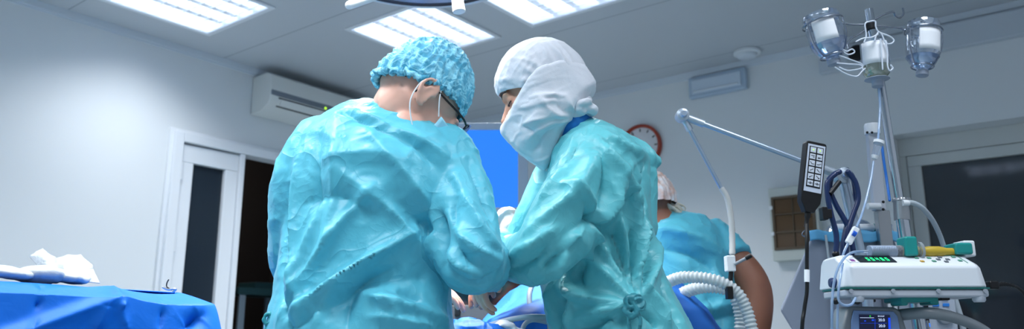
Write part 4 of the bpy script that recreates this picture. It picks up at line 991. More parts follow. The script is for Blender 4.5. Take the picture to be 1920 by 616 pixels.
mb = MB(); a = P(858, 574, 2.878); mb.ell((a.x, 2.8785, a.z), (.0045, .002, .0045)); mb.build('power_light', mat('green_light', (60, 240, 60), .4, emit=((60, 255, 60), 2)), sw)
mb = MB(); mb.boxf(lambda a, b, c: Vector((a, b, c)), ((s2[1]+s2[2])/2-.04, 2.955, .95), ((s2[1]+s2[2])/2+.04, 3.26, 1.04)); mb.build('neck', m_bez, s2[0], bevel=.006)
# ================================================================ EQUIPMENT ON THE RIGHT
m_clear = thin_glass('clear_plastic'); m_bott = thin_glass('bottle_glass', (246, 250, 255), .20, .02, .9); m_liq = thin_glass('clear_liquid', (226, 236, 248), .10, .03, .6)
m_lab = mat('paper_label', (246, 249, 253), .6); m_cap_g = mat('grey_stopper', (150, 160, 176), .5); m_wire = mat('steel_wire', (150, 158, 170), .25, .9); m_wirew = mat('white_plastic_wire', (220, 228, 240), .35)
m_pump = mat('pump_shell', (222, 228, 234), .35, coat=.2); m_pump2 = mat('pump_base', (188, 194, 204), .4); m_teal = mat('teal_plastic', (16, 138, 134), .35, coat=.2); m_tealline = mat('teal_line', (20, 100, 96), .5)
m_black = mat('black_rubber', (14, 15, 18), .4); m_navy = mat('navy_cable', (18, 42, 88), .35, coat=.3); m_arm = mat('arm_aluminium', (176, 192, 210), .3, .6); m_armj = mat('arm_joint', (190, 202, 214), .3, .4)
I3 = lambda x, y, z: Vector((x, y, z))
# ---------------------------------------------------------------- IV stand
dS = 1.88
top = P(1629, 18, dS); mid = P(1690, 400, dS); d_ = (mid-top).normalized()
low = mid + d_*((mid.z-.12)/-d_.z)
t = thing('drip_stand', 'chrome drip stand with wire hooks holding the hanging bottles', 'drip stand', (low.x, low.y, 0))
def up(px, py): return P(px, py, dS)
mb = MB(); mb.tube([top, mid], .0105, 20); mb.build('upper_pole', m_chrome, t)
mb = MB(); mb.tube([mid, low], .0155, 20); mb.build('lower_pole', m_chrome, t)
mb = MB(); a = P(1690, 372, dS); b = P(1692, 412, dS); mb.tube([a, a+(b-a)*.06, a+(b-a)*.12, a+(b-a)*.15, b], [.019, .021, .021, .0195, .0195], 28)
for k in range(20):
    q = 2*math.pi*k/20; o_ = Vector((math.cos(q), math.sin(q), 0))*.0195; mb.cyl(a+o_, a+o_+(b-a)*.13, .002, n=6)
mb.build('collar', m_steel, t)
mb = MB(); mb.lathe([(.011, -.012), (.014, -.010), (.014, .010), (.011, .012)], P(1632, 49, dS), ax=d_); mb.build('hook_boss', m_dark, t)
hooks = [[(1630, 46), (1600, 46), (1578, 43)], [(1632, 48), (1665, 50), (1690, 53)], [(1634, 40), (1655, 28), (1674, 22), (1679, 30), (1687, 33), (1694, 26), (1693, 16)], [(1628, 52), (1610, 64), (1596, 72), (1590, 82), (1592, 92), (1586, 99), (1580, 96)]]
dd = [-.0, .0, .06, -.06]
for h_, q in zip(hooks, dd):
    n = len(h_); mb = MB(); mb.tube(spline([P(x, y, dS+q*i/(n-1)) for i, (x, y) in enumerate(h_)], 5), .0026, 8, round_=True); mb.build('hook', m_wire, t)
for k in range(5):
    q = 2*math.pi*k/5; e = Vector((low.x, low.y, .09)); o_ = Vector((math.cos(q), math.sin(q), 0)); mb = MB(); mb.tube([e, e+o_*.16, e+o_*.28+Vector((0, 0, -.02))], [.014, .012, .010], 10, round_=True); lg = mb.build('leg', m_chrome, t)
    mb = MB(); mb.lathe([(.001, -.01), (.024, -.01), (.026, 0), (.024, .01), (.001, .01)], e+o_*.27+Vector((0, 0, -.06)), ax=o_.cross(Vector((0, 0, 1)))); mb.build('caster', m_black, lg)
mb = MB(); mb.cyl((low.x, low.y, .06), (low.x, low.y, .16), .035); mb.build('base_hub', m_steel, t)
# ---------------------------------------------------------------- bottles (upside down, in wire holders)
def glass_bottle(base, neck, R, label, lab_ang, lvl):
    """base/neck: centres of the bottom (up) and the stopper (down)"""
    ax = (neck-base); L = ax.length; ax.normalize()
    t = thing('infusion_bottle', label, 'infusion bottle', base, 'upturned infusion bottles on the drip stand')
    prof = [(.001, .004), (R*.70, .0), (R*.92, .004), (R, .014), (R*.97, .024), (R*.90, .030), (R*.98, .036), (R, .045), (R*.99, L*.50), (R*.93, L*.64), (R*.76, L*.76), (R*.50, L*.84), (R*.34, L*.87), (R*.33, L*.93)]
    mb = MB(); mb.lathe(prof, base, ax, 40); mb.build('glass', m_bott, t)
    pl = [(r-.002, h_) for r, h_ in prof if h_ > L*lvl] ; pl = [(.001, L*lvl), (R*.975, L*lvl)] + pl + [(.001, L*.93)]
    mb = MB(); mb.lathe(pl, base, ax, 36); mb.build('liquid', m_liq, t)
    mb = MB(); mb.lathe([(R*.30, L*.90), (R*.36, L*.905), (R*.37, L*.985), (R*.3, L), (.001, L)], base, ax, 24); mb.build('stopper', m_cap_g, t)
    u = ax.orthogonal().normalized(); w = ax.cross(u)
    mb = MB(); c0, c1 = lab_ang; 
    def fn(s_, q):
        a = c0+(c1-c0)*s_; return base + ax*(L*(.20+.40*q)) + (u*math.cos(a)+w*math.sin(a))*(R*1.012)
    mb.grid(fn, 20, 4); mb.build('label', m_lab, t, solid=.0006)
    return t, ax, u, w, L
def ang_to_cam(base, ax):
    u = ax.orthogonal().normalized(); w = ax.cross(u); c = (CAM-base); return math.atan2(c.dot(w), c.dot(u))
dL = 1.84
b0, n0 = P(1536, 25, dL), P(1565, 122, dL); a = ang_to_cam(b0, (n0-b0).normalized())
sgn_ = 1 if ((n0-b0).normalized().cross((n0-b0).normalized().orthogonal())).x*0+1 > 0 else 1
def lab_range(base, ax, pxc, half):
    """angles of a label centred on the photo column offset pxc (m) from the axis"""
    u = ax.orthogonal().normalized(); w = ax.cross(u); f_ = (CAM-base); f_ = (f_-ax*f_.dot(ax)).normalized(); s_ = f_.cross(ax).normalized()
    if s_.x < 0: s_ = -s_
    v_ = (f_*math.cos(pxc)+s_*math.sin(pxc)); c = math.atan2(v_.dot(w), v_.dot(u)); return c-half, c+half
axL = (n0-b0).normalized()
tl_, ax, u, w, L = glass_bottle(b0, n0, .0455, 'clear glass infusion bottle on the left of the drip stand, tilted', lab_range(b0, axL, .05, .62), .56)
b1_, n1_ = P(1731, 40, dS), P(1729, 143, dS); axR = (n1_-b1_).normalized()
tr_, *_ = glass_bottle(b1_, n1_, .041, 'clear glass infusion bottle on the right of the drip stand, upright', lab_range(b1_, axR, .55, .75), .66)
for tt_, bb, ax_, R, hk, nn in ((tl_, b0, axL, .0465, P(1578, 43, dS), n0), (tr_, b1_, axR, .042, P(1690, 53, dS), n1_)):
    uu = ax_.orthogonal().normalized(); ww = ax_.cross(uu); LL = (nn-bb).length; mb = MB()
    c = bb+ax_*.028; mb.tube([c+(uu*math.cos(q)+ww*math.sin(q))*(R+.003) for q in [2*math.pi*j/32 for j in range(32)]], .0022, 8, closed=True)
    c2 = bb+ax_*LL*.83; mb.tube([c2+(uu*math.cos(q)+ww*math.sin(q))*(R*.62) for q in [2*math.pi*j/28 for j in range(28)]], .0020, 8, closed=True)
    for k in range(3):
        q = k*2.094+.4; v_ = uu*math.cos(q)+ww*math.sin(q); mb.tube(spline([c+v_*(R+.003), bb+ax_*LL*.5+v_*(R+.003), bb+ax_*LL*.70+v_*(R*.86), c2+v_*(R*.62)], 4), .0016, 6)
    rim = c + ((hk-c)-ax_*(hk-c).dot(ax_)).normalized()*(R+.003); mb.tube(spline([rim, (rim+hk)/2+Vector((0, 0, -.004)), hk], 4), .0022, 8); mb.build('wire_holder', m_wire, tt_)
# soft plastic bottle with white hanger
b2, n2 = P(1638, 78, dS-.05), P(1646, 163, dS-.05); ax = (n2-b2).normalized(); L = (n2-b2).length; R = .033
t = thing('plastic_infusion_bottle', 'soft plastic infusion bottle in white hanger at the middle of the drip stand', 'infusion bottle', b2)
prof = [(.001, 0), (R*.8, 0), (R, .006), (R, L*.60), (R*.92, L*.72), (R*.6, L*.82), (R*.34, L*.86), (R*.34, L*.9)]
mb = MB(); mb.lathe(prof, b2, ax, 36); mb.build('plastic_body', m_bott, t)
mb = MB(); mb.lathe([(.001, L*.55), (R*.96, L*.55), (R*.90, L*.72), (R*.57, L*.82), (R*.3, L*.88), (.001, L*.88)], b2, ax, 30); mb.build('liquid', thin_glass('pale_liquid', (222, 226, 205), .3, .03), t)
mb = MB(); mb.lathe([(R*.3, L*.83), (R*.85, L*.82), (R*.9, L*.835), (R*.5, L*.86), (R*.40, L*.9), (R*.42, L*.985), (R*.36, L), (.001, L)], b2, ax, 24); mb.build('stopper', m_cap_g, t)
r0, r1 = lab_range(b2, ax, .0, 1.05); uu = ax.orthogonal().normalized(); ww = ax.cross(uu)
mb = MB(); mb.grid(lambda s_, q: b2+ax*(L*(.07+.48*q))+(uu*math.cos(r0+(r1-r0)*s_)+ww*math.sin(r0+(r1-r0)*s_))*(R*1.014), 20, 4); mb.build('label', m_lab, t, solid=.0006)
D = dS-.09
def wire(pts, r=.0019, nm='white_hanger', m=m_wirew, par=t, d=D, k=5):
    mb = MB(); mb.tube(spline([P(x, y, d if len(q) == 0 else q[0]) for x, y, *q in pts], k), r, 8, round_=True); return mb.build(nm, m, par)
wire([(1620, 80), (1624, 66), (1622, 45), (1632, 40), (1641, 40), (1642, 50), (1648, 60), (1668, 68), (1676, 76), (1670, 82), (1660, 80), (1654, 66), (1648, 60), (1643, 66), (1640, 76)])
wire([(1605, 78), (1618, 72), (1634, 70), (1646, 64)]); wire([(1651, 74), (1653, 100), (1655, 130)], par=t)
wire([(1660, 76), (1664, 100), (1664, 122), (1668, 132), (1674, 128), (1670, 122)], par=t)
for pts in ([(1578, 94), (1590, 102), (1602, 98), (1598, 92), (1588, 96), (1580, 92)], [(1574, 104), (1596, 112), (1616, 120), (1614, 128), (1590, 132), (1574, 126)], [(1570, 118), (1590, 120), (1614, 122), (1618, 132)], [(1566, 126), (1586, 138), (1606, 143), (1616, 134), (1622, 128)]):
    wire(pts, .0018, 'hanger_loop', m_wirew, tl_, dL-.02)
# ---------------------------------------------------------------- infusion line
m_ltube = thin_glass('tubing', (190, 215, 240), .45, .1)
t = thing('infusion_line', 'clear drip line with chamber and blue-wheel clamp hanging from the middle bottle', 'infusion line', P(1646, 170, dS-.05))
mb = MB(); mb.tube(spline([P(1648, 166, 1.83), P(1650, 200, 1.82), P(1648, 240, 1.80), P(1646, 262, 1.78)], 6), .0028, 8); mb.build('upper_tube', m_ltube, t)
a, b = P(1648, 266, 1.78), P(1638, 302, 1.78); x_ = (b-a).normalized()
mb = MB(); mb.lathe([(.001, 0), (.0115, .0), (.0115, .006), (.0095, .008), (.0088, .034), (.006, .039), (.004, .045)], a, x_, 20); mb.build('drip_chamber', m_clear, t)
mb = MB(); mb.lathe([(.001, -.003), (.0125, -.003), (.0125, .004), (.001, .004)], a, x_, 20); mb.lathe([(.001, .036), (.009, .036), (.006, .044), (.001, .046)], a, x_, 16); mb.build('chamber_cap', m_white, t)
mb = MB(); mb.tube(spline([P(1638, 302, 1.78), P(1632, 340, 1.76), P(1618, 395, 1.72), P(1606, 425, 1.68)], 6), .0026, 8); mb.build('middle_tube', m_ltube, t)
a, b = P(1606, 426, 1.68), P(1590, 456, 1.68); ax = (b-a).normalized(); F3 = frame_of(a, ax, (0, -1, 0)); c = (a+b)/2
mb = MB(); mb.box(c, ((b-a).length, .011, .015), F3); cl = mb.build('roller_clamp', m_white, t, bevel=.003)
mb = MB(); mb.lathe([(.001, -.004), (.0062, -.004), (.0062, .004), (.001, .004)], c-ax*.004+F3 @ Vector((0, .0045, 0)), F3 @ Vector((0, 0, 1)), 16); mb.build('roller', mat('roller_blue', (20, 90, 200), .4), cl)
mb = MB(); mb.tube(spline([P(1590, 456, 1.68), P(1580, 480, 1.67), P(1574, 520, 1.66), P(1571, 570, 1.65), P(1569, 640, 1.65)], 6), .0026, 8); mb.build('lower_tube', m_ltube, t)
# ---------------------------------------------------------------- white column with round cap, behind the stand
t = thing('equipment_column', 'pale flat upright bar with round cap and side knob behind the drip stand', 'upright', (P(1648, 400, 2.1).x, 2.1, 0))
a, b = P(1635, 240, 2.1), P(1648, 395, 2.1)
xv = (b-a).normalized(); F3 = frame_of(a, xv, (0, -1, 0)); c = (a+b)/2
mb = MB(); mb.box(c, ((b-a).length, .022, .034), F3); mb.build('bar', m_pump2, t, bevel=.004)
mb = MB(); mb.lathe([(.001, -.012), (.019, -.012), (.021, -.006), (.021, .018), (.001, .018)], a, xv, 24); mb.build('end_cap', m_white, t)
for q in (-1, 0, 1): mb = MB(); mb.ell(P(1635+q*9, 248, 2.07+abs(q)*.02), (.0035,)*3); mb.build('screw', m_dark, t)
mb = MB(); a2 = P(1627, 386, 2.08); b2_ = P(1650, 386, 2.08); mb.tube([a2, a2+(b2_-a2)*.3, b2_], [.009, .009, .009], 16); mb.build('knob', m_white, t)
for k in range(2): mb = MB(); mb.ell(P(1656, 378+14*k, 2.07), (.004,)*3); mb.build('screw', m_dark, t)
mb = MB(); q = P(1653, 395, 2.1); mb.boxf(lambda x, y, z: q+Vector((x, y, z)), (-.018, -.012, -.02-(q.z-.06)), (.018, .012, 0)); mb.build('lower_post', m_steel, t, bevel=.003)
mb = MB(); mb.tube(spline([P(1653, 268, 2.0), P(1657, 300, 1.99), P(1663, 340, 1.98), P(1668, 375, 1.95)], 6), .0035, 10, round_=True); tag(mb.build('blue_cable', mat('bright_blue_cable', (20, 110, 200), .4)), 'thin bright blue cable running down between the column and the drip stand', 'cable')
mb = MB(); mb.tube(spline([P(1697, 380, 1.86), P(1712, 380, 1.86), P(1730, 390, 1.87), P(1748, 412, 1.90), P(1762, 440, 1.94), P(1772, 470, 1.96)], 6), [.0062]*31, 12, round_=True); o = mb.build('breathing_tube', m_tubeg); tag(o, 'pale blue-grey tube arching from the stand collar over to the right', 'tube')
mb = MB(); a = P(1692, 380, 1.86); b = P(1704, 380, 1.86); mb.tube([a, b], [.008, .007], 14); mb.build('connector', m_white, o)

# ---------------------------------------------------------------- syringe pump
dP = 1.62
pl, pr = P(1582, 520, dP), P(1856, 520, dP); pcx = (pl.x+pr.x)/2; PWd = pr.x-pl.x
zTop = P(1720, 479, dP+.06).z; zPan = P(1720, 494, dP).z; zLine = P(1720, 538, dP).z; zBot = P(1720, 556, dP).z
t = thing('syringe_pump', 'white syringe pump with teal holder and green digits, clamped to the chrome stand', 'syringe pump', (pcx, dP+.06, zBot))
px_ = lambda x: P(x, 520, dP).x
prof = [(0, zLine), (.0, zPan-.006), (.006, zPan+.001), (.050, zTop), (.115, zTop), (.125, zTop-.01), (.125, zLine)]
n = 12; xs = np.linspace(0, 1, 17); rings = []
for s_ in xs:
    e = 1-abs(2*s_-1); tap = min(1, (e/.10))**.5 if e < .10 else 1
    off = .0
    ring_ = [Vector((pl.x+PWd*s_ + (.010*(1 if s_ < .5 else -1)*((z-zLine)/(zTop-zLine))*(1.0 if min(s_, 1-s_) < .06 else 0) + ((-.006*((z-zLine)/(zTop-zLine))) if s_ > .93 else 0)), dP+y+(1-tap)*.012, zLine+(z-zLine)*(1-(1-tap)*.05))) for y, z in prof]
    rings.append(ring_)
mb = MB(); mb.loft(rings); mb.build('upper_shell', m_pump, t, bevel=.006, seg=3, ang=50)
mb = MB(); mb.boxf(I3, (pl.x+.002, dP+.001, zLine-.003), (pr.x-.002, dP+.124, zLine)); mb.build('seam_line', m_tealline, t, smooth=False)
mb = MB(); mb.boxf(I3, (pl.x+.002, dP+.004, zBot), (pr.x-.002, dP+.122, zLine-.003)); mb.build('lower_shell', m_pump2, t, bevel=.005)
for x, y in ((1608, 556), (1835, 556)):
    mb = MB(); q = P(x, y, dP+.018); mb.lathe([(.001, .004), (.013, .004), (.013, -.006), (.010, -.010), (.001, -.010)], (q.x, q.y, zBot), n=20); mb.build('foot', m_pump2, t)
for x in (1596, 1675, 1760, 1848): mb = MB(); q = P(x, 545, dP); mb.lathe([(.001, 0), (.0045, .0), (.0045, .0035), (.001, .0035)], (q.x, dP+.002, q.z), ax=(0, -1, 0), n=14); mb.build('screw_cover', m_gray, t)
# control strip on the sloping front
def slope(x, v):  # v 0..1 from lower edge up the slope
    return Vector((px_(x), dP+.006+.044*v, zPan+.0012+(zTop-zPan-.001)*v))
nS = Vector((0, -(zTop-zPan), .044)).normalized()
def pad(x0, x1, v0, v1, h_=.0012, lo=0):
    mb = MB(); mb.hexa([slope(x0, v0)+nS*lo, slope(x1, v0)+nS*lo, slope(x1, v1)+nS*lo, slope(x0, v1)+nS*lo, slope(x0, v0)+nS*h_, slope(x1, v0)+nS*h_, slope(x1, v1)+nS*h_, slope(x0, v1)+nS*h_]); return mb
m_disp = mat('pump_display', (14, 26, 30), .15); m_gd = mat('green_digit', (40, 240, 150), .4, emit=((40, 220, 130), .7))
dsp = pad(1620, 1690, .12, .90, .0018).build('display', m_disp, t, smooth=False)
pad(1600, 1617, .1, .92, .0012).build('logo_plate', m_white, t, smooth=False)
mb = pad(1605, 1613, .18, .42, .0018, .0012); mb.build('key', mat('purple_key', (130, 70, 140), .5), t, smooth=False)
# seven-segment digits 0 0 4 8 0 in green
SEG = {'0': 'abcdef', '4': 'fgbc', '8': 'abcdefg'}
for k, ch in enumerate('00480'):
    x0 = 1638+k*9.2; x1 = x0+4.4; v0, v1 = .24, .60; vm = (v0+v1)/2; xt = .8; vt = .10; mb = MB()
    seg = {'a': (x0, x1, v1-vt, v1), 'd': (x0, x1, v0, v0+vt), 'g': (x0, x1, vm-vt/2, vm+vt/2), 'f': (x0, x0+xt, vm, v1), 'b': (x1-xt, x1, vm, v1), 'e': (x0, x0+xt, v0, vm), 'c': (x1-xt, x1, v0, vm)}
    for c_ in SEG[ch]:
        q = pad(*seg[c_], .0024, .0018); mb.add(q.v, q.f)
    mb.build('digit', m_gd, dsp, smooth=False)
m_key = mat('pump_key', (198, 206, 214), .5); m_keyg = mat('pump_key_green', (90, 150, 130), .5); m_keyy = mat('pump_key_amber', (200, 160, 70), .5); m_keyd = mat('pump_key_dark', (96, 104, 112), .5)
for x, v, mm in ((1738, .62, m_keyg), (1740, .22, m_keyy), (1762, .62, m_keyg), (1763, .24, m_keyg), (1776, .45, m_keyd), (1785, .72, m_keyd), (1785, .18, m_keyd), (1794, .45, m_keyd), (1812, .75, m_keyg), (1814, .3, m_keyg)):
    pad(x-3.4, x+3.4, v-.07, v+.07, .0022, .0).build('key', mm, t, bevel=.0004)
mb = MB(); 
for q in ((1822, 1823.2, .05, .95), (1700, 1822, .93, .97)):
    z_ = pad(*q, .0010); mb.add(z_.v, z_.f)
mb.build('panel_outline', m_keyg, t, smooth=False)
# holder, plunger drive
def bx(x0, x1, y0, y1, d0, d1): q0 = P(x0, y1, d0); q1 = P(x1, y0, d0); mb = MB(); mb.boxf(I3, (q0.x, d0, q0.z), (q1.x, d1, q1.z)); return mb
mb = bx(1700, 1720, 442, 479, dP+.030, dP+.07); mb.build('barrel_holder', m_teal, t, bevel=.005, seg=3)
mb = bx(1794, 1824, 454, 476, dP+.035, dP+.085); mb.build('plunger_head', m_teal, t, bevel=.005, seg=3)
mb = bx(1810, 1828, 450, 480, dP+.045, dP+.090); mb.build('drive_arm', m_white, t, bevel=.004, seg=3)
mb = bx(1690, 1760, 554, 566, dP+.03, dP+.11); mb.build('clamp_plate', m_teal, t, bevel=.004)
mb = bx(1690, 1703, 560, 572, dP+.03, dP+.08); mb.build('clamp_jaw', m_teal, t, bevel=.004); mb = bx(1746, 1761, 560, 571, dP+.03, dP+.08); mb.build('clamp_jaw', m_teal, t, bevel=.004)
mb = bx(1765, 1781, 553, 562, dP+.05, dP+.1); mb.build('socket', m_black, t, bevel=.002)
q = P(1575, 528, dP+.02); mb = MB(); mb.lathe([(.001, -.008), (.009, -.008), (.011, -.004), (.011, .006), (.001, .01)], (pl.x-.002, dP+.05, q.z), ax=(1, 0, 0), n=20); mb.build('side_knob', m_navy, t)
# syringe lying in the pump
dY = dP+.05
t = thing('syringe', 'large syringe with yellow plunger rod lying on top of the white pump', 'syringe', P(1640, 470, dY))
ya = P(1629, 471, dY); yb = P(1726, 469, dY); yc = P(1795, 468, dY); z0_ = ya.z; xz = lambda x: P(x, 470, dY).x
cy = Vector((0, 0, 0))
def rodx(x0, x1, r, m, nm, prof=None, z=z0_, par=t, n=24):
    mb = MB(); L_ = xz(x1)-xz(x0); mb.lathe(prof and [(r*a_, L_*b_) for a_, b_ in prof] or [(.001, 0), (r, 0), (r, L_), (.001, L_)], (xz(x0), dY, z), ax=(1, 0, 0), n=n); return mb.build(nm, m, par)
ba = rodx(1629, 1722, .0135, m_clear, 'barrel')
rodx(1720, 1726, .021, m_clear, 'finger_flange'); rodx(1616, 1629, .003, m_clear, 'nozzle')
rodx(1631, 1679, .0118, mat('white_fluid', (196, 208, 226), .4, alpha=.75), 'fluid'); rodx(1679, 1688, .0122, m_black, 'stopper', [(.2, 0), (1, .15), (1, .3), (.85, .5), (1, .7), (1, 1), (.1, 1)])
rodx(1688, 1794, .0115, mat('plunger_yellow', (186, 160, 50), .4), 'plunger_rod', [(.1, 0), (.9, 0), (.9, .45), (1.0, .5), (1.0, .68), (.68, .82), (.68, 1), (.1, 1)])
mb = MB()
for k in range(22): x = xz(1634+k*3.2); mb.boxf(I3, (x-.0003, dY-.0142, z0_+(.002 if k % 5 else -.001)), (x+.0003, dY-.0128, z0_+.009))
mb.build('graduation_marks', m_gray, ba, smooth=False)
mb = MB(); mb.tube(spline([P(1618, 471, dY), P(1600, 472, dP+.03), P(1584, 482, dP-.01), P(1570, 505, dP-.02), P(1562, 540, dP-.02), P(1560, 580, dP-.02), P(1560, 640, dP)], 6), .0026, 8, round_=True); tag(mb.build('syringe_line', m_ltube), 'clear thin line from the syringe nozzle looping down left of the pump', 'tube')
mb = MB(); mb.tube(spline([P(1580, 494, dP+.0), P(1574, 530, dP-.03), P(1572, 560, dP-.03), P(1582, 571, dP-.03), P(1596, 570, dP-.03), P(1604, 558, dP-.01)], 6), .0026, 8, round_=True); tag(mb.build('looped_line', m_ltube), 'clear line making a small loop under the left foot of the pump', 'tube')
t = thing('power_cord', 'black plug and cord leaving the right side of the pump', 'cord', P(1860, 536, dP+.05))
qa = P(1860, 534, dP+.06); mb = MB(); mb.box(qa, (.022, .022, .018)); mb.build('plug', m_black, t, bevel=.004)
mb = MB(); mb.tube(spline([P(1866, 534, dP+.06), P(1880, 532, dP+.06), P(1896, 534, dP+.06), P(1910, 540, dP+.07), P(1924, 556, dP+.08), P(1932, 590, dP+.09), P(1925, 640, dP+.1), P(1900, 900, dP+.3), Vector((P(1880, 900, 1.9).x, 1.95, .012))], 6), [.0055-.002*min(1, i/12)+.0007*(i % 2)*(i < 14) for i in range(49)], 10, round_=True); mb.build('cord', m_black, t)

# ---------------------------------------------------------------- hand control with twelve keys
dR = 1.70
tc0 = P(1532, 266, dR); bc0 = P(1519, 397, dR); ax = (bc0-tc0).normalized(); L = (bc0-tc0).length
yv = Vector((.10, -1, -.1)); FR = frame_of(tc0, ax, yv)       # columns: down the body, towards viewer, across
sx_ = FR @ Vector((0, 0, 1)); sgnx = 1 if sx_.x > 0 else -1
def HC(u, v, w): return tc0 + FR @ Vector((u*L, w, v*sgnx))
hw = .0245
t = thing('hand_control', 'black hand control with twelve pale keys hanging beside the fuse box', 'hand control', tc0)
poly = [(0, -hw+.004), (.02, -hw), (.70, -hw), (.86, -hw*.95), (.96, -hw*.55), (1.0, -hw*.45), (1.0, hw*.45), (.96, hw*.55), (.86, hw*.95), (.70, hw), (.02, hw), (0, hw-.004)]
mb = MB(); mb.prism(poly, lambda u, v, w: HC(u, v, w), -.022, 0); mb.build('case', m_black, t, bevel=.004, seg=3)
m_plate = mat('keypad_plate', (196, 206, 222), .4); m_kf = mat('keypad_black', (18, 20, 26), .45); m_kk = mat('keypad_key', (206, 214, 226), .45)
mb = MB(); mb.prism([(.045, -hw*.84), (.72, -hw*.84), (.72, hw*.84), (.045, hw*.84)], HC, 0, .0012); mb.build('keypad_plate', m_plate, t, smooth=False)
mb = MB(); mb.prism([(.075, -hw*.68), (.655, -hw*.68), (.655, hw*.68), (.075, hw*.68)], HC, .0012, .0018); mb.build('key_field', m_kf, t, smooth=False)
icons = [[('dot',)], [('dot',)], [(.2, .35, .8, .35), (.55, .62, .8, .62)], [(.2, .55, .85, .55), (.2, .68, .6, .62)], [(.15, .3, .45, .65), (.45, .65, .85, .65)], [(.15, .62, .5, .62), (.5, .62, .85, .38)],
         [(.2, .7, .8, .3)], [(.2, .25, .75, .75)], [(.2, .7, .75, .35), (.2, .62, .4, .7)], [(.2, .25, .8, .75), (.6, .75, .8, .55)], [(.1, .5, .9, .5), (.4, .35, .6, .35), (.4, .65, .6, .65)], [(.1, .5, .9, .5), (.4, .35, .6, .35), (.4, .65, .6, .65)]]
m_gl2 = mat('key_light', (180, 235, 70), .4, emit=((170, 240, 60), 1.5))
for i in range(12):
    rr, cc_ = divmod(i, 2); u0 = .088+rr*.0945; u1 = u0+.076; v0 = (-hw*.60 if cc_ == 0 else hw*.06); v1 = v0+hw*.54
    mb = MB(); mb.prism([(u0, v0), (u1, v0), (u1, v1), (u0, v1)], HC, .0018, .0030); ky = mb.build('key', m_kk, t, bevel=.0005)
    mb = MB()
    for ic in icons[i]:
        if ic[0] == 'dot':
            q = HC((u0+u1)/2, (v0+v1)/2, .0033); mb.ell(q, (.0013,)*3, n=10, m=6)
        else:
            xa, ya_, xb, yb_ = ic; A_ = HC(u0+(u1-u0)*ya_, v0+(v1-v0)*xa, .0032); B_ = HC(u0+(u1-u0)*yb_, v0+(v1-v0)*xb, .0032); mb.cyl(A_, B_, .0006, n=6)
    mb.build('symbol', m_gl2 if icons[i][0][0] == 'dot' else m_kf, ky)
mb = MB(); mb.tube(spline([HC(.985, 0, -.011), HC(1.06, 0, -.011), HC(1.2, -.001, -.011)], 4), [.0065]*5+[.0045]*4, 12); mb.build('strain_relief', m_black, t)
mb = MB(); mb.tube(spline([HC(1.15, 0, -.011), P(1513, 450, dR), P(1513, 500, dR), P(1513, 545, dR), P(1508, 580, dR), P(1503, 640, dR), P(1500, 900, dR+.05), Vector((P(1500, 900, dR).x, 1.9, .3))], 6), .0042, 10, round_=True); mb.build('cord', m_black, t)
mb = MB(); mb.tube([P(1513, 505, dR), P(1513, 528, dR)], .0058, 12); mb.build('cord_tag', m_lab, t)

# ---------------------------------------------------------------- articulated hose arm
dA = 1.95
t = thing('support_arm', 'jointed grey metal arm with round joints reaching left from behind the hand control', 'support arm', (P(1612, 600, dA).x, dA, 0))
J1, J2, E1 = P(1580, 330, dA), P(1279, 217, dA+.05), P(1352, 352, dA+.08)
def joint(c, r, nm='joint'):
    mb = MB(); mb.lathe([(.001, -.022), (r*.55, -.022), (r*.55, -.018), (r, -.015), (r, .015), (r*.6, .018), (.001, .018)], c, ax=(0, 1, 0), n=28); o_ = mb.build(nm, m_armj, t, bevel=.0015)
    mb = MB(); mb.lathe([(.001, -.028), (r*.42, -.028), (r*.48, -.024), (r*.48, -.021), (.001, -.021)], c, ax=(0, 1, 0), n=20); mb.build('cap_disc', m_arm, o_)
joint(J1, .021); joint(J2, .0175)
dv = (J2-J1).normalized(); mb = MB(); mb.tube([J1, J1+dv*.07], [.0115, .0115], 18); mb.build('arm_socket', m_armj, t); mb = MB(); mb.tube([J1+dv*.04, J2-dv*.03], .0068, 16); mb.build('upper_tube', m_arm, t)
mb = MB(); mb.tube([J2-dv*.062, J2], .0105, 18); mb.build('arm_socket', m_armj, t)
dv = (E1-J2).normalized(); mb = MB(); mb.tube([J2, J2+dv*.045], .0095, 18); mb.build('arm_socket', m_armj, t); mb = MB(); mb.tube([J2+dv*.03, E1], .0058, 14); mb.build('lower_tube', m_arm, t)
mb = MB(); mb.tube([J1, P(1612, 470, dA), P(1625, 545, dA)], [.0135, .0135, .0135], 20); mb.build('upright_tube', m_arm, t)
q = P(1625, 545, dA); mb = MB(); mb.tube([q, Vector((q.x, q.y, .5))], .0135, 16); mb.build('lower_post', m_arm, t)
mb = MB(); mb.tube(spline([E1, P(1364, 372, 2.03), P(1371, 410, 2.03), P(1373, 445, 2.03), P(1373, 476, 2.02)], 5), [.0075+.0008*(i % 2) for i in range(21)], 12); mb.build('flexible_neck', mat('flex_grey', (196, 198, 196), .5), t)
mb = bx(1364, 1379, 478, 508, 2.0, 2.03); mb.build('hose_clip', m_white, t, bevel=.003)
mb = MB(); mb.tube([P(1377, 495, 2.0), P(1400, 483, 1.99)], .0042, 10); mb.build('clip_lever', m_gray, t); mb = MB(); mb.tube([P(1398, 484, 1.99), P(1409, 478, 1.985)], .0058, 12); mb.build('lever_grip', m_black, t)
mb = MB(); mb.tube([P(1371, 506, 2.01), P(1369, 532, 2.01)], .006, 12); mb.boxf(I3, (P(1363, 545, 1.98).x, 1.975, P(1363, 560, 1.98).z), (P(1374, 545, 1.98).x, 2.0, P(1363, 536, 1.98).z)); mb.build('hose_holder', m_black, t, bevel=.002)
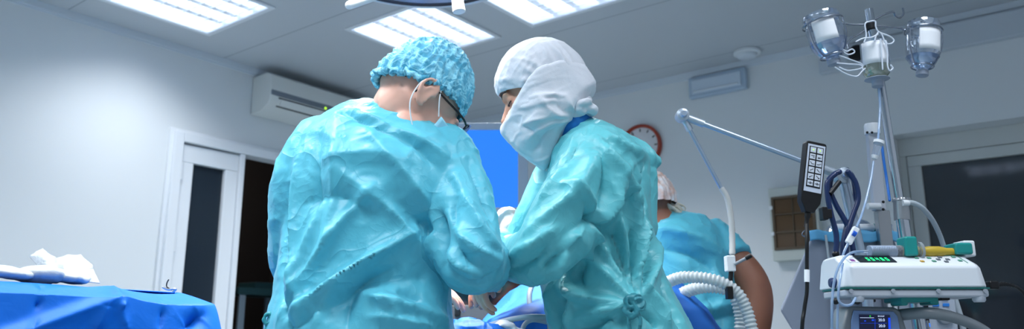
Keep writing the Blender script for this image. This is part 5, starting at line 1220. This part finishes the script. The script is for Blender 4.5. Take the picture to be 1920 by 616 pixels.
# ---------------------------------------------------------------- corrugated breathing hoses
m_corrug = mat('corrugated_clear', (222, 230, 232), .3, coat=.3, tl=.35)
def corr(name, pts, r, label, pitch=.0105):
    c = spline(pts, 24); L_ = [0]
    for i in range(1, len(c)): L_.append(L_[-1]+(c[i]-c[i-1]).length)
    n = int(L_[-1]/pitch*5); xs_ = np.linspace(0, L_[-1], n); Q = [Vector([float(np.interp(x, L_, [p[k] for p in c])) for k in range(3)]) for x in xs_]
    rs = [r*(1+.13*math.sin(2*math.pi*x/pitch)) for x in xs_]; mb = MB(); mb.tube(Q, rs, 20); tag(mb.build(name, m_corrug, None, ang=70), label, 'breathing hose')
corr('breathing_hose', [P(1150, 590, 2.22), P(1210, 556, 2.16), P(1262, 524, 2.06), P(1300, 519, 2.02), P(1345, 526, 2.0), P(1380, 546, 2.0), P(1400, 580, 2.0), P(1416, 640, 2.0), P(1450, 760, 2.04), P(1510, 800, 2.10)], .0145, 'upper corrugated clear breathing hose arching over and down to the right')
corr('breathing_hose', [P(1170, 610, 2.26), P(1255, 566, 2.18), P(1290, 545, 2.12), P(1330, 537, 2.08), P(1372, 548, 2.06), P(1388, 590, 2.06), P(1392, 650, 2.06), P(1430, 800, 2.08), P(1510, 840, 2.11)], .0155, 'lower corrugated clear breathing hose tucked under the first one')

# ---------------------------------------------------------------- anaesthesia machine
m_mach = mat('machine_panel', (148, 158, 176), .45); m_rail = mat('rail_steel', (168, 166, 162), .35, .8)
dM = 2.12
t = thing('anaesthesia_machine', 'large grey anaesthesia machine with slanted side under the light blue cloth', 'anaesthesia machine', (P(1590, 600, dM).x, dM+.15, 0))
def W(x, y, d=dM): q = P(x, y, d); return (q.x, q.z)
poly = [W(1522, 441), W(1674, 441), W(1684, 470), W(1690, 620), W(1690, 760), W(1530, 760), W(1460, 588)]
poly[3] = (poly[3][0], poly[3][1]); zl = .15
poly = poly[:3]+[(poly[3][0], zl), (poly[5][0], zl), (poly[5][0], W(1530, 680)[1]), (W(1462, 580)[0], W(1462, 580)[1])]
mb = MB(); mb.prism(poly, lambda u, v, w: Vector((u+(w-dM)*.42, w, v)), dM, dM+.34); mb.build('body', m_mach, t, bevel=.008, seg=3)
mb = MB(); mb.boxf(lambda x, y, z: Vector((x+(y-dM)*.42, y, z)), (W(1518, 441)[0], dM-.01, W(1516, 441)[1]), (W(1680, 441)[0], dM+.36, W(1516, 436)[1])); mb.build('top_tray', m_rail, t, bevel=.003)
mb = MB(); mb.boxf(I3, (W(1545, 546)[0], dM-.014, W(1545, 546)[1]), (W(1600, 546)[0], dM-.0005, W(1545, 525)[1])); mb.build('side_rail', m_rail, t, bevel=.002)
mb = MB(); mb.tube([P(1548, 440, dM-.015), P(1556, 500, dM-.015), P(1564, 650, dM-.015)], .0035, 8); mb.build('drain_hose', m_tubeg, t)
mb = MB(); mb.tube(spline([P(1516, 430, dM), P(1507, 433, dM-.005), P(1504, 440, dM-.005), P(1512, 444, dM)], 5), .0018, 8); mb.build('hook', m_wire, t)
mb = MB(); mb.boxf(I3, (P(1613, 566, dM-.05).x, dM-.06, P(1613, 566, dM-.05).z), (P(1640, 566, dM-.05).x, dM, P(1613, 552, dM-.05).z)); mb.build('black_latch', m_black, t, bevel=.003)
for x in (1567, 1607): mb = MB(); mb.ell(P(x, 564, dP+.02), (.007,)*3); tag(mb.build('hose_plug', m_black), 'small black round plug %s the pump\'s left foot' % ('left of' if x < 1600 else 'under'), 'plug')
for x in (1668, 1679): mb = MB(); mb.tube([P(x, 552, 2.0), P(x+2, 640, 2.0)], .0045, 10); tag(mb.build('white_hose', m_white), 'thin upright white hose behind the pump clamp, %s one' % ('left' if x < 1670 else 'right'), 'hose')
# light blue cloth on the tray
zt2 = W(1516, 435)[1]+.002
x0, x1 = W(1514, 436)[0], W(1682, 436)[0]
def cl_(u, v):
    x = x0+(x1-x0)*u
    if v < .22: k = v/.22; return Vector((x, dM-.014-.004*math.sin(u*30), zt2-.028*(1-k)+.004*math.sin(u*17)))
    k = (v-.22)/.78; return Vector((x+.37*k*.42, dM-.014+.37*k, zt2+.003*math.sin(u*23+k*9)))
mb = MB(); mb.grid(cl_, 60, 24); tag(mb.build('blue_cloth', m_lblue, ang=180, solid=.003), 'light blue cloth laid over the top tray of the grey machine', 'cloth')
# things on the cloth
t = thing('face_mask_dome', 'clear silvery dome lying on the light blue cloth', 'dome', P(1592, 425, dM+.12))
q = P(1594, 434, dM+.14); q.z = zt2+.006; mb = MB(); mb.lathe([(.075, 0), (.078, .004), (.07, .02), (.05, .040), (.02, .052), (.001, .054)], q, n=32); mb.build('shell', m_bott, t)
mb = MB(); mb.lathe([(.074, 0), (.084, .001), (.084, .008), (.076, .009)], q, n=32); mb.build('cushion_rim', m_clear, t)
def lying(nm, label, x0_, x1_, d, r, bands, cat):
    a = P(x0_, 426, d); b = P(x1_, 426, d); a.z = b.z = zt2+r+.004; t = thing(nm, label, cat, a); ax_ = (b-a).normalized(); L_ = (b-a).length
    for s0, s1, rr, m, pn in bands:
        mb = MB(); mb.lathe([(.001, L_*s0), (r*rr, L_*s0), (r*rr, L_*s1), (.001, L_*s1)], a, ax_, 20); mb.build(pn, m, t, bevel=.001)
lying('spare_syringe', 'white capped syringe with green ring lying on the light blue cloth', 1558, 1660, dM+.03, .011, [(0, .09, .5, m_white, 'nozzle'), (.09, .78, 1, m_white, 'barrel'), (.78, .83, 1.06, m_teal, 'green_ring'), (.83, 1, .8, m_clear, 'cap')], 'syringe')
q = P(1662, 424, dM+.08); q.z = zt2+.002; mb = MB(); mb.lathe([(.001, 0), (.016, 0), (.018, .01), (.015, .02), (.016, .028), (.001, .03)], q, n=24); tag(mb.build('plastic_cup', m_clear), 'small clear cup at the right end of the light blue cloth', 'cup')
# ---------------------------------------------------------------- bundle of navy cables
t = thing('cable_bundle', 'loop of thick navy blue cables hung over the arm joint', 'cable', P(1580, 330, dA-.03))
for pts, dq in (([(1566, 326), (1552, 340), (1552, 368), (1558, 400), (1568, 440), (1567, 474)], -.045), ([(1574, 322), (1560, 330), (1556, 355), (1568, 385), (1590, 425), (1600, 470)], -.03), ([(1590, 322), (1604, 342), (1609, 372), (1600, 400), (1588, 440), (1586, 480)], -.035), ([(1588, 318), (1600, 335), (1604, 372), (1596, 410), (1598, 440), (1600, 480)], .02), ([(1594, 400), (1582, 450), (1580, 500)], .03)):
    mb = MB(); mb.tube(spline([P(x, y, dA+dq) for x, y in pts], 6), .0068, 12, round_=True); mb.build('cable', m_navy, t)
for k in range(2): mb = bx(1544+k*7, 1552+k*8, 387+k*4, 411-k*3, dA-.07, dA-.045); mb.build('cable_clip', m_black, t, bevel=.002)
mb = MB(); mb.tube([P(1556, 363, dA-.05), P(1574, 340, dA-.04)], .006, 8); mb.build('strap', m_black, t)
mb = MB(); mb.ell(P(1567, 476, dA-.045), (.009, .009, .009)); mb.build('cable_end', m_black, t)
# ---------------------------------------------------------------- patient monitor at the bottom
dN = 1.68
m_mon = mat('monitor_shell', (118, 126, 132), .4, coat=.2); m_monf = mat('monitor_face', (118, 146, 190), .4); m_lcd = mat('lcd_dark', (14, 22, 48), .15, emit=((12, 22, 60), .5))
t = thing('ventilator_display', 'grey ventilator screen unit under the pump showing blue and white figures', 'display', P(1640, 700, dN))
def Q(x, y, d=dN): return P(x, y, d)
def pr(poly, d0, d1, nm, m, par, **k):
    mb = MB(); mb.prism([(Q(x, y).x, Q(x, y).z) for x, y in poly], lambda u, v, w: Vector((u, dN+w, v)), d0, d1); return mb.build(nm, m, par, **k)
pr([(1594, 573), (1680, 575), (1690, 582), (1712, 650), (1716, 720), (1562, 720), (1578, 620), (1588, 578)], 0, .07, 'shell', m_mon, t, bevel=.008, seg=3)
fc = pr([(1599, 581), (1674, 583), (1682, 592), (1690, 640), (1692, 700), (1592, 700), (1595, 600)], -.004, 0, 'face_plate', m_monf, t, bevel=.002)
sc_ = pr([(1609, 589), (1666, 590), (1670, 660), (1611, 660)], -.006, -.004, 'screen', m_lcd, t, smooth=False)
m_txt = mat('screen_text', (200, 214, 240), .5, emit=((200, 214, 245), .9)); m_sb = mat('screen_blue', (20, 70, 220), .5, emit=((20, 70, 230), .8)); m_sg = mat('screen_green', (40, 220, 60), .5, emit=((40, 220, 60), 1))
pr([(1662.5, 595), (1666.5, 595), (1669, 650), (1665, 650)], -.0068, -.006, 'side_bar', m_sb, sc_, smooth=False)
pr([(1618, 600), (1621, 600), (1621, 602), (1618, 602)], -.0068, -.006, 'blue_mark', m_sb, sc_, smooth=False); pr([(1632, 598), (1636, 598), (1636, 601), (1632, 601)], -.0068, -.006, 'blue_mark', m_sb, sc_, smooth=False)
pr([(1610, 594.5), (1636, 594.7), (1636, 595.5), (1610, 595.3)], -.0068, -.006, 'status_line', m_txt, sc_, smooth=False)
pr([(1628, 591), (1630, 591), (1630, 593), (1628, 593)], -.0068, -.006, 'green_mark', m_sg, sc_, smooth=False)
for a_, b_ in (((1638, 597), (1638.4, 650)), ((1611, 605), (1660, 605.4))): pr([a_, (b_[0], a_[1]), b_, (a_[0], b_[1])], -.0066, -.006, 'divider', m_sb, sc_, smooth=False)
def text(s_, x, y, size, m, par, nm='reading', d=dN-.0072):
    cu = bpy.data.curves.new(nm, 'FONT'); cu.body = s_; cu.size = size; cu.extrude = .0002; o_ = bpy.data.objects.new('tmp', cu); COL.objects.link(o_)
    dg = bpy.context.evaluated_depsgraph_get(); me = bpy.data.meshes.new_from_object(o_.evaluated_get(dg)); bpy.data.objects.remove(o_); mb = MB(); b_ = P(x, y, d)
    mb.add([b_+Vector((v_.co.x, -v_.co.z, v_.co.y)) for v_ in me.vertices], [tuple(p_.vertices) for p_ in me.polygons]); bpy.data.meshes.remove(me); return mb.build(nm, m, par, smooth=False)
text('20.0', 1647, 601.5, .0082, m_txt, sc_); text('20.0', 1647.6, 612.5, .0082, m_txt, sc_); text('09:35:07', 1646, 593.3, .0042, m_txt, sc_)
mb = MB(); mb.tube(spline([P(1686, 590, dN+.02), P(1705, 588, dN+.0), P(1735, 586, dN-.02), P(1770, 590, dN-.03), P(1805, 600, dN-.03), P(1840, 616, dN-.03), P(1880, 645, dN-.03)], 6), [.0125]*12+list(np.linspace(.0125, .0105, 25)), 18, round_=True); tag(mb.build('handle_rail', m_mon), 'thick grey curved handle bar sweeping right from the ventilator screen unit', 'handle bar')
# post carrying it to the floor
q = P(1640, 616, dN+.05); mb = MB(); mb.boxf(I3, (q.x-.03, dN+.075, .1), (q.x+.03, dN+.13, q.z-.0)); mb.build('post', m_mon, t, bevel=.004)
# ---------------------------------------------------------------- second device with blue keys
dD = 1.98
t = thing('infusion_controller', 'pale grey device with bright blue keys and red corner behind the pump', 'device', P(1760, 640, dD))
def pd(poly, d0, d1, nm, m, par, **k):
    mb = MB(); mb.prism([(P(x, y, dD).x, P(x, y, dD).z) for x, y in poly], lambda u, v, w: Vector((u, dD+w, v)), d0, d1); return mb.build(nm, m, par, **k)
pd([(1716, 545), (1786, 545), (1794, 560), (1802, 640), (1804, 700), (1714, 700)], 0, .09, 'shell', mat('device_shell', (178, 188, 202), .4), t, bevel=.010, seg=3)
ds_ = pd([(1722, 566), (1739, 566), (1744, 640), (1724, 640)], -.003, 0, 'screen', m_scrd, t, smooth=False)
pd([(1724, 564), (1738, 564), (1738.5, 570), (1724.5, 570)], -.005, -.003, 'red_field', mat('red_field', (220, 60, 50), .5, emit=((230, 60, 50), .4)), ds_, smooth=False)
pd([(1724, 605), (1742, 605), (1743, 612), (1724, 612)], -.005, -.003, 'blue_field', mat('blue_field', (60, 130, 240), .5, emit=((60, 130, 240), .6)), ds_, smooth=False)
m_bk = mat('blue_key', (40, 130, 220), .4)
for x, y in ((1754, 571), (1773, 571), (1771, 559)): pd([(x-6, y-3), (x+6, y-3), (x+6, y+3), (x-6, y+3)], -.004, 0, 'key', m_bk, t, bevel=.0015)
q = P(1770, 592, dD-.0); mb = MB(); mb.lathe([(.001, 0), (.022, 0), (.020, .010), (.017, .012), (.001, .012)], q, ax=(0, -1, 0), n=28); mb.build('dial', m_gray, t)
mb = MB(); mb.tube([P(1738, 600, dD-.03), P(1746, 640, dD-.03)], .003, 8); mb.build('rod', m_steel, t)
mb = MB(); mb.tube(spline([P(1788, 552, 2.06), P(1810, 660, 2.06), P(1790, 900, 2.06), Vector((P(1760, 900, 2.06).x, 2.1, .2))], 6), .008, 12); tag(mb.build('grey_hose', m_tubeg), 'slanting grey tube at the right side of the device with blue keys', 'tube')
mb = MB(); q = P(1760, 640, dD+.06); mb.boxf(I3, (q.x-.02, dD+.092, .1), (q.x+.02, dD+.13, q.z+.02)); mb.build('post', m_gray, t, bevel=.004)
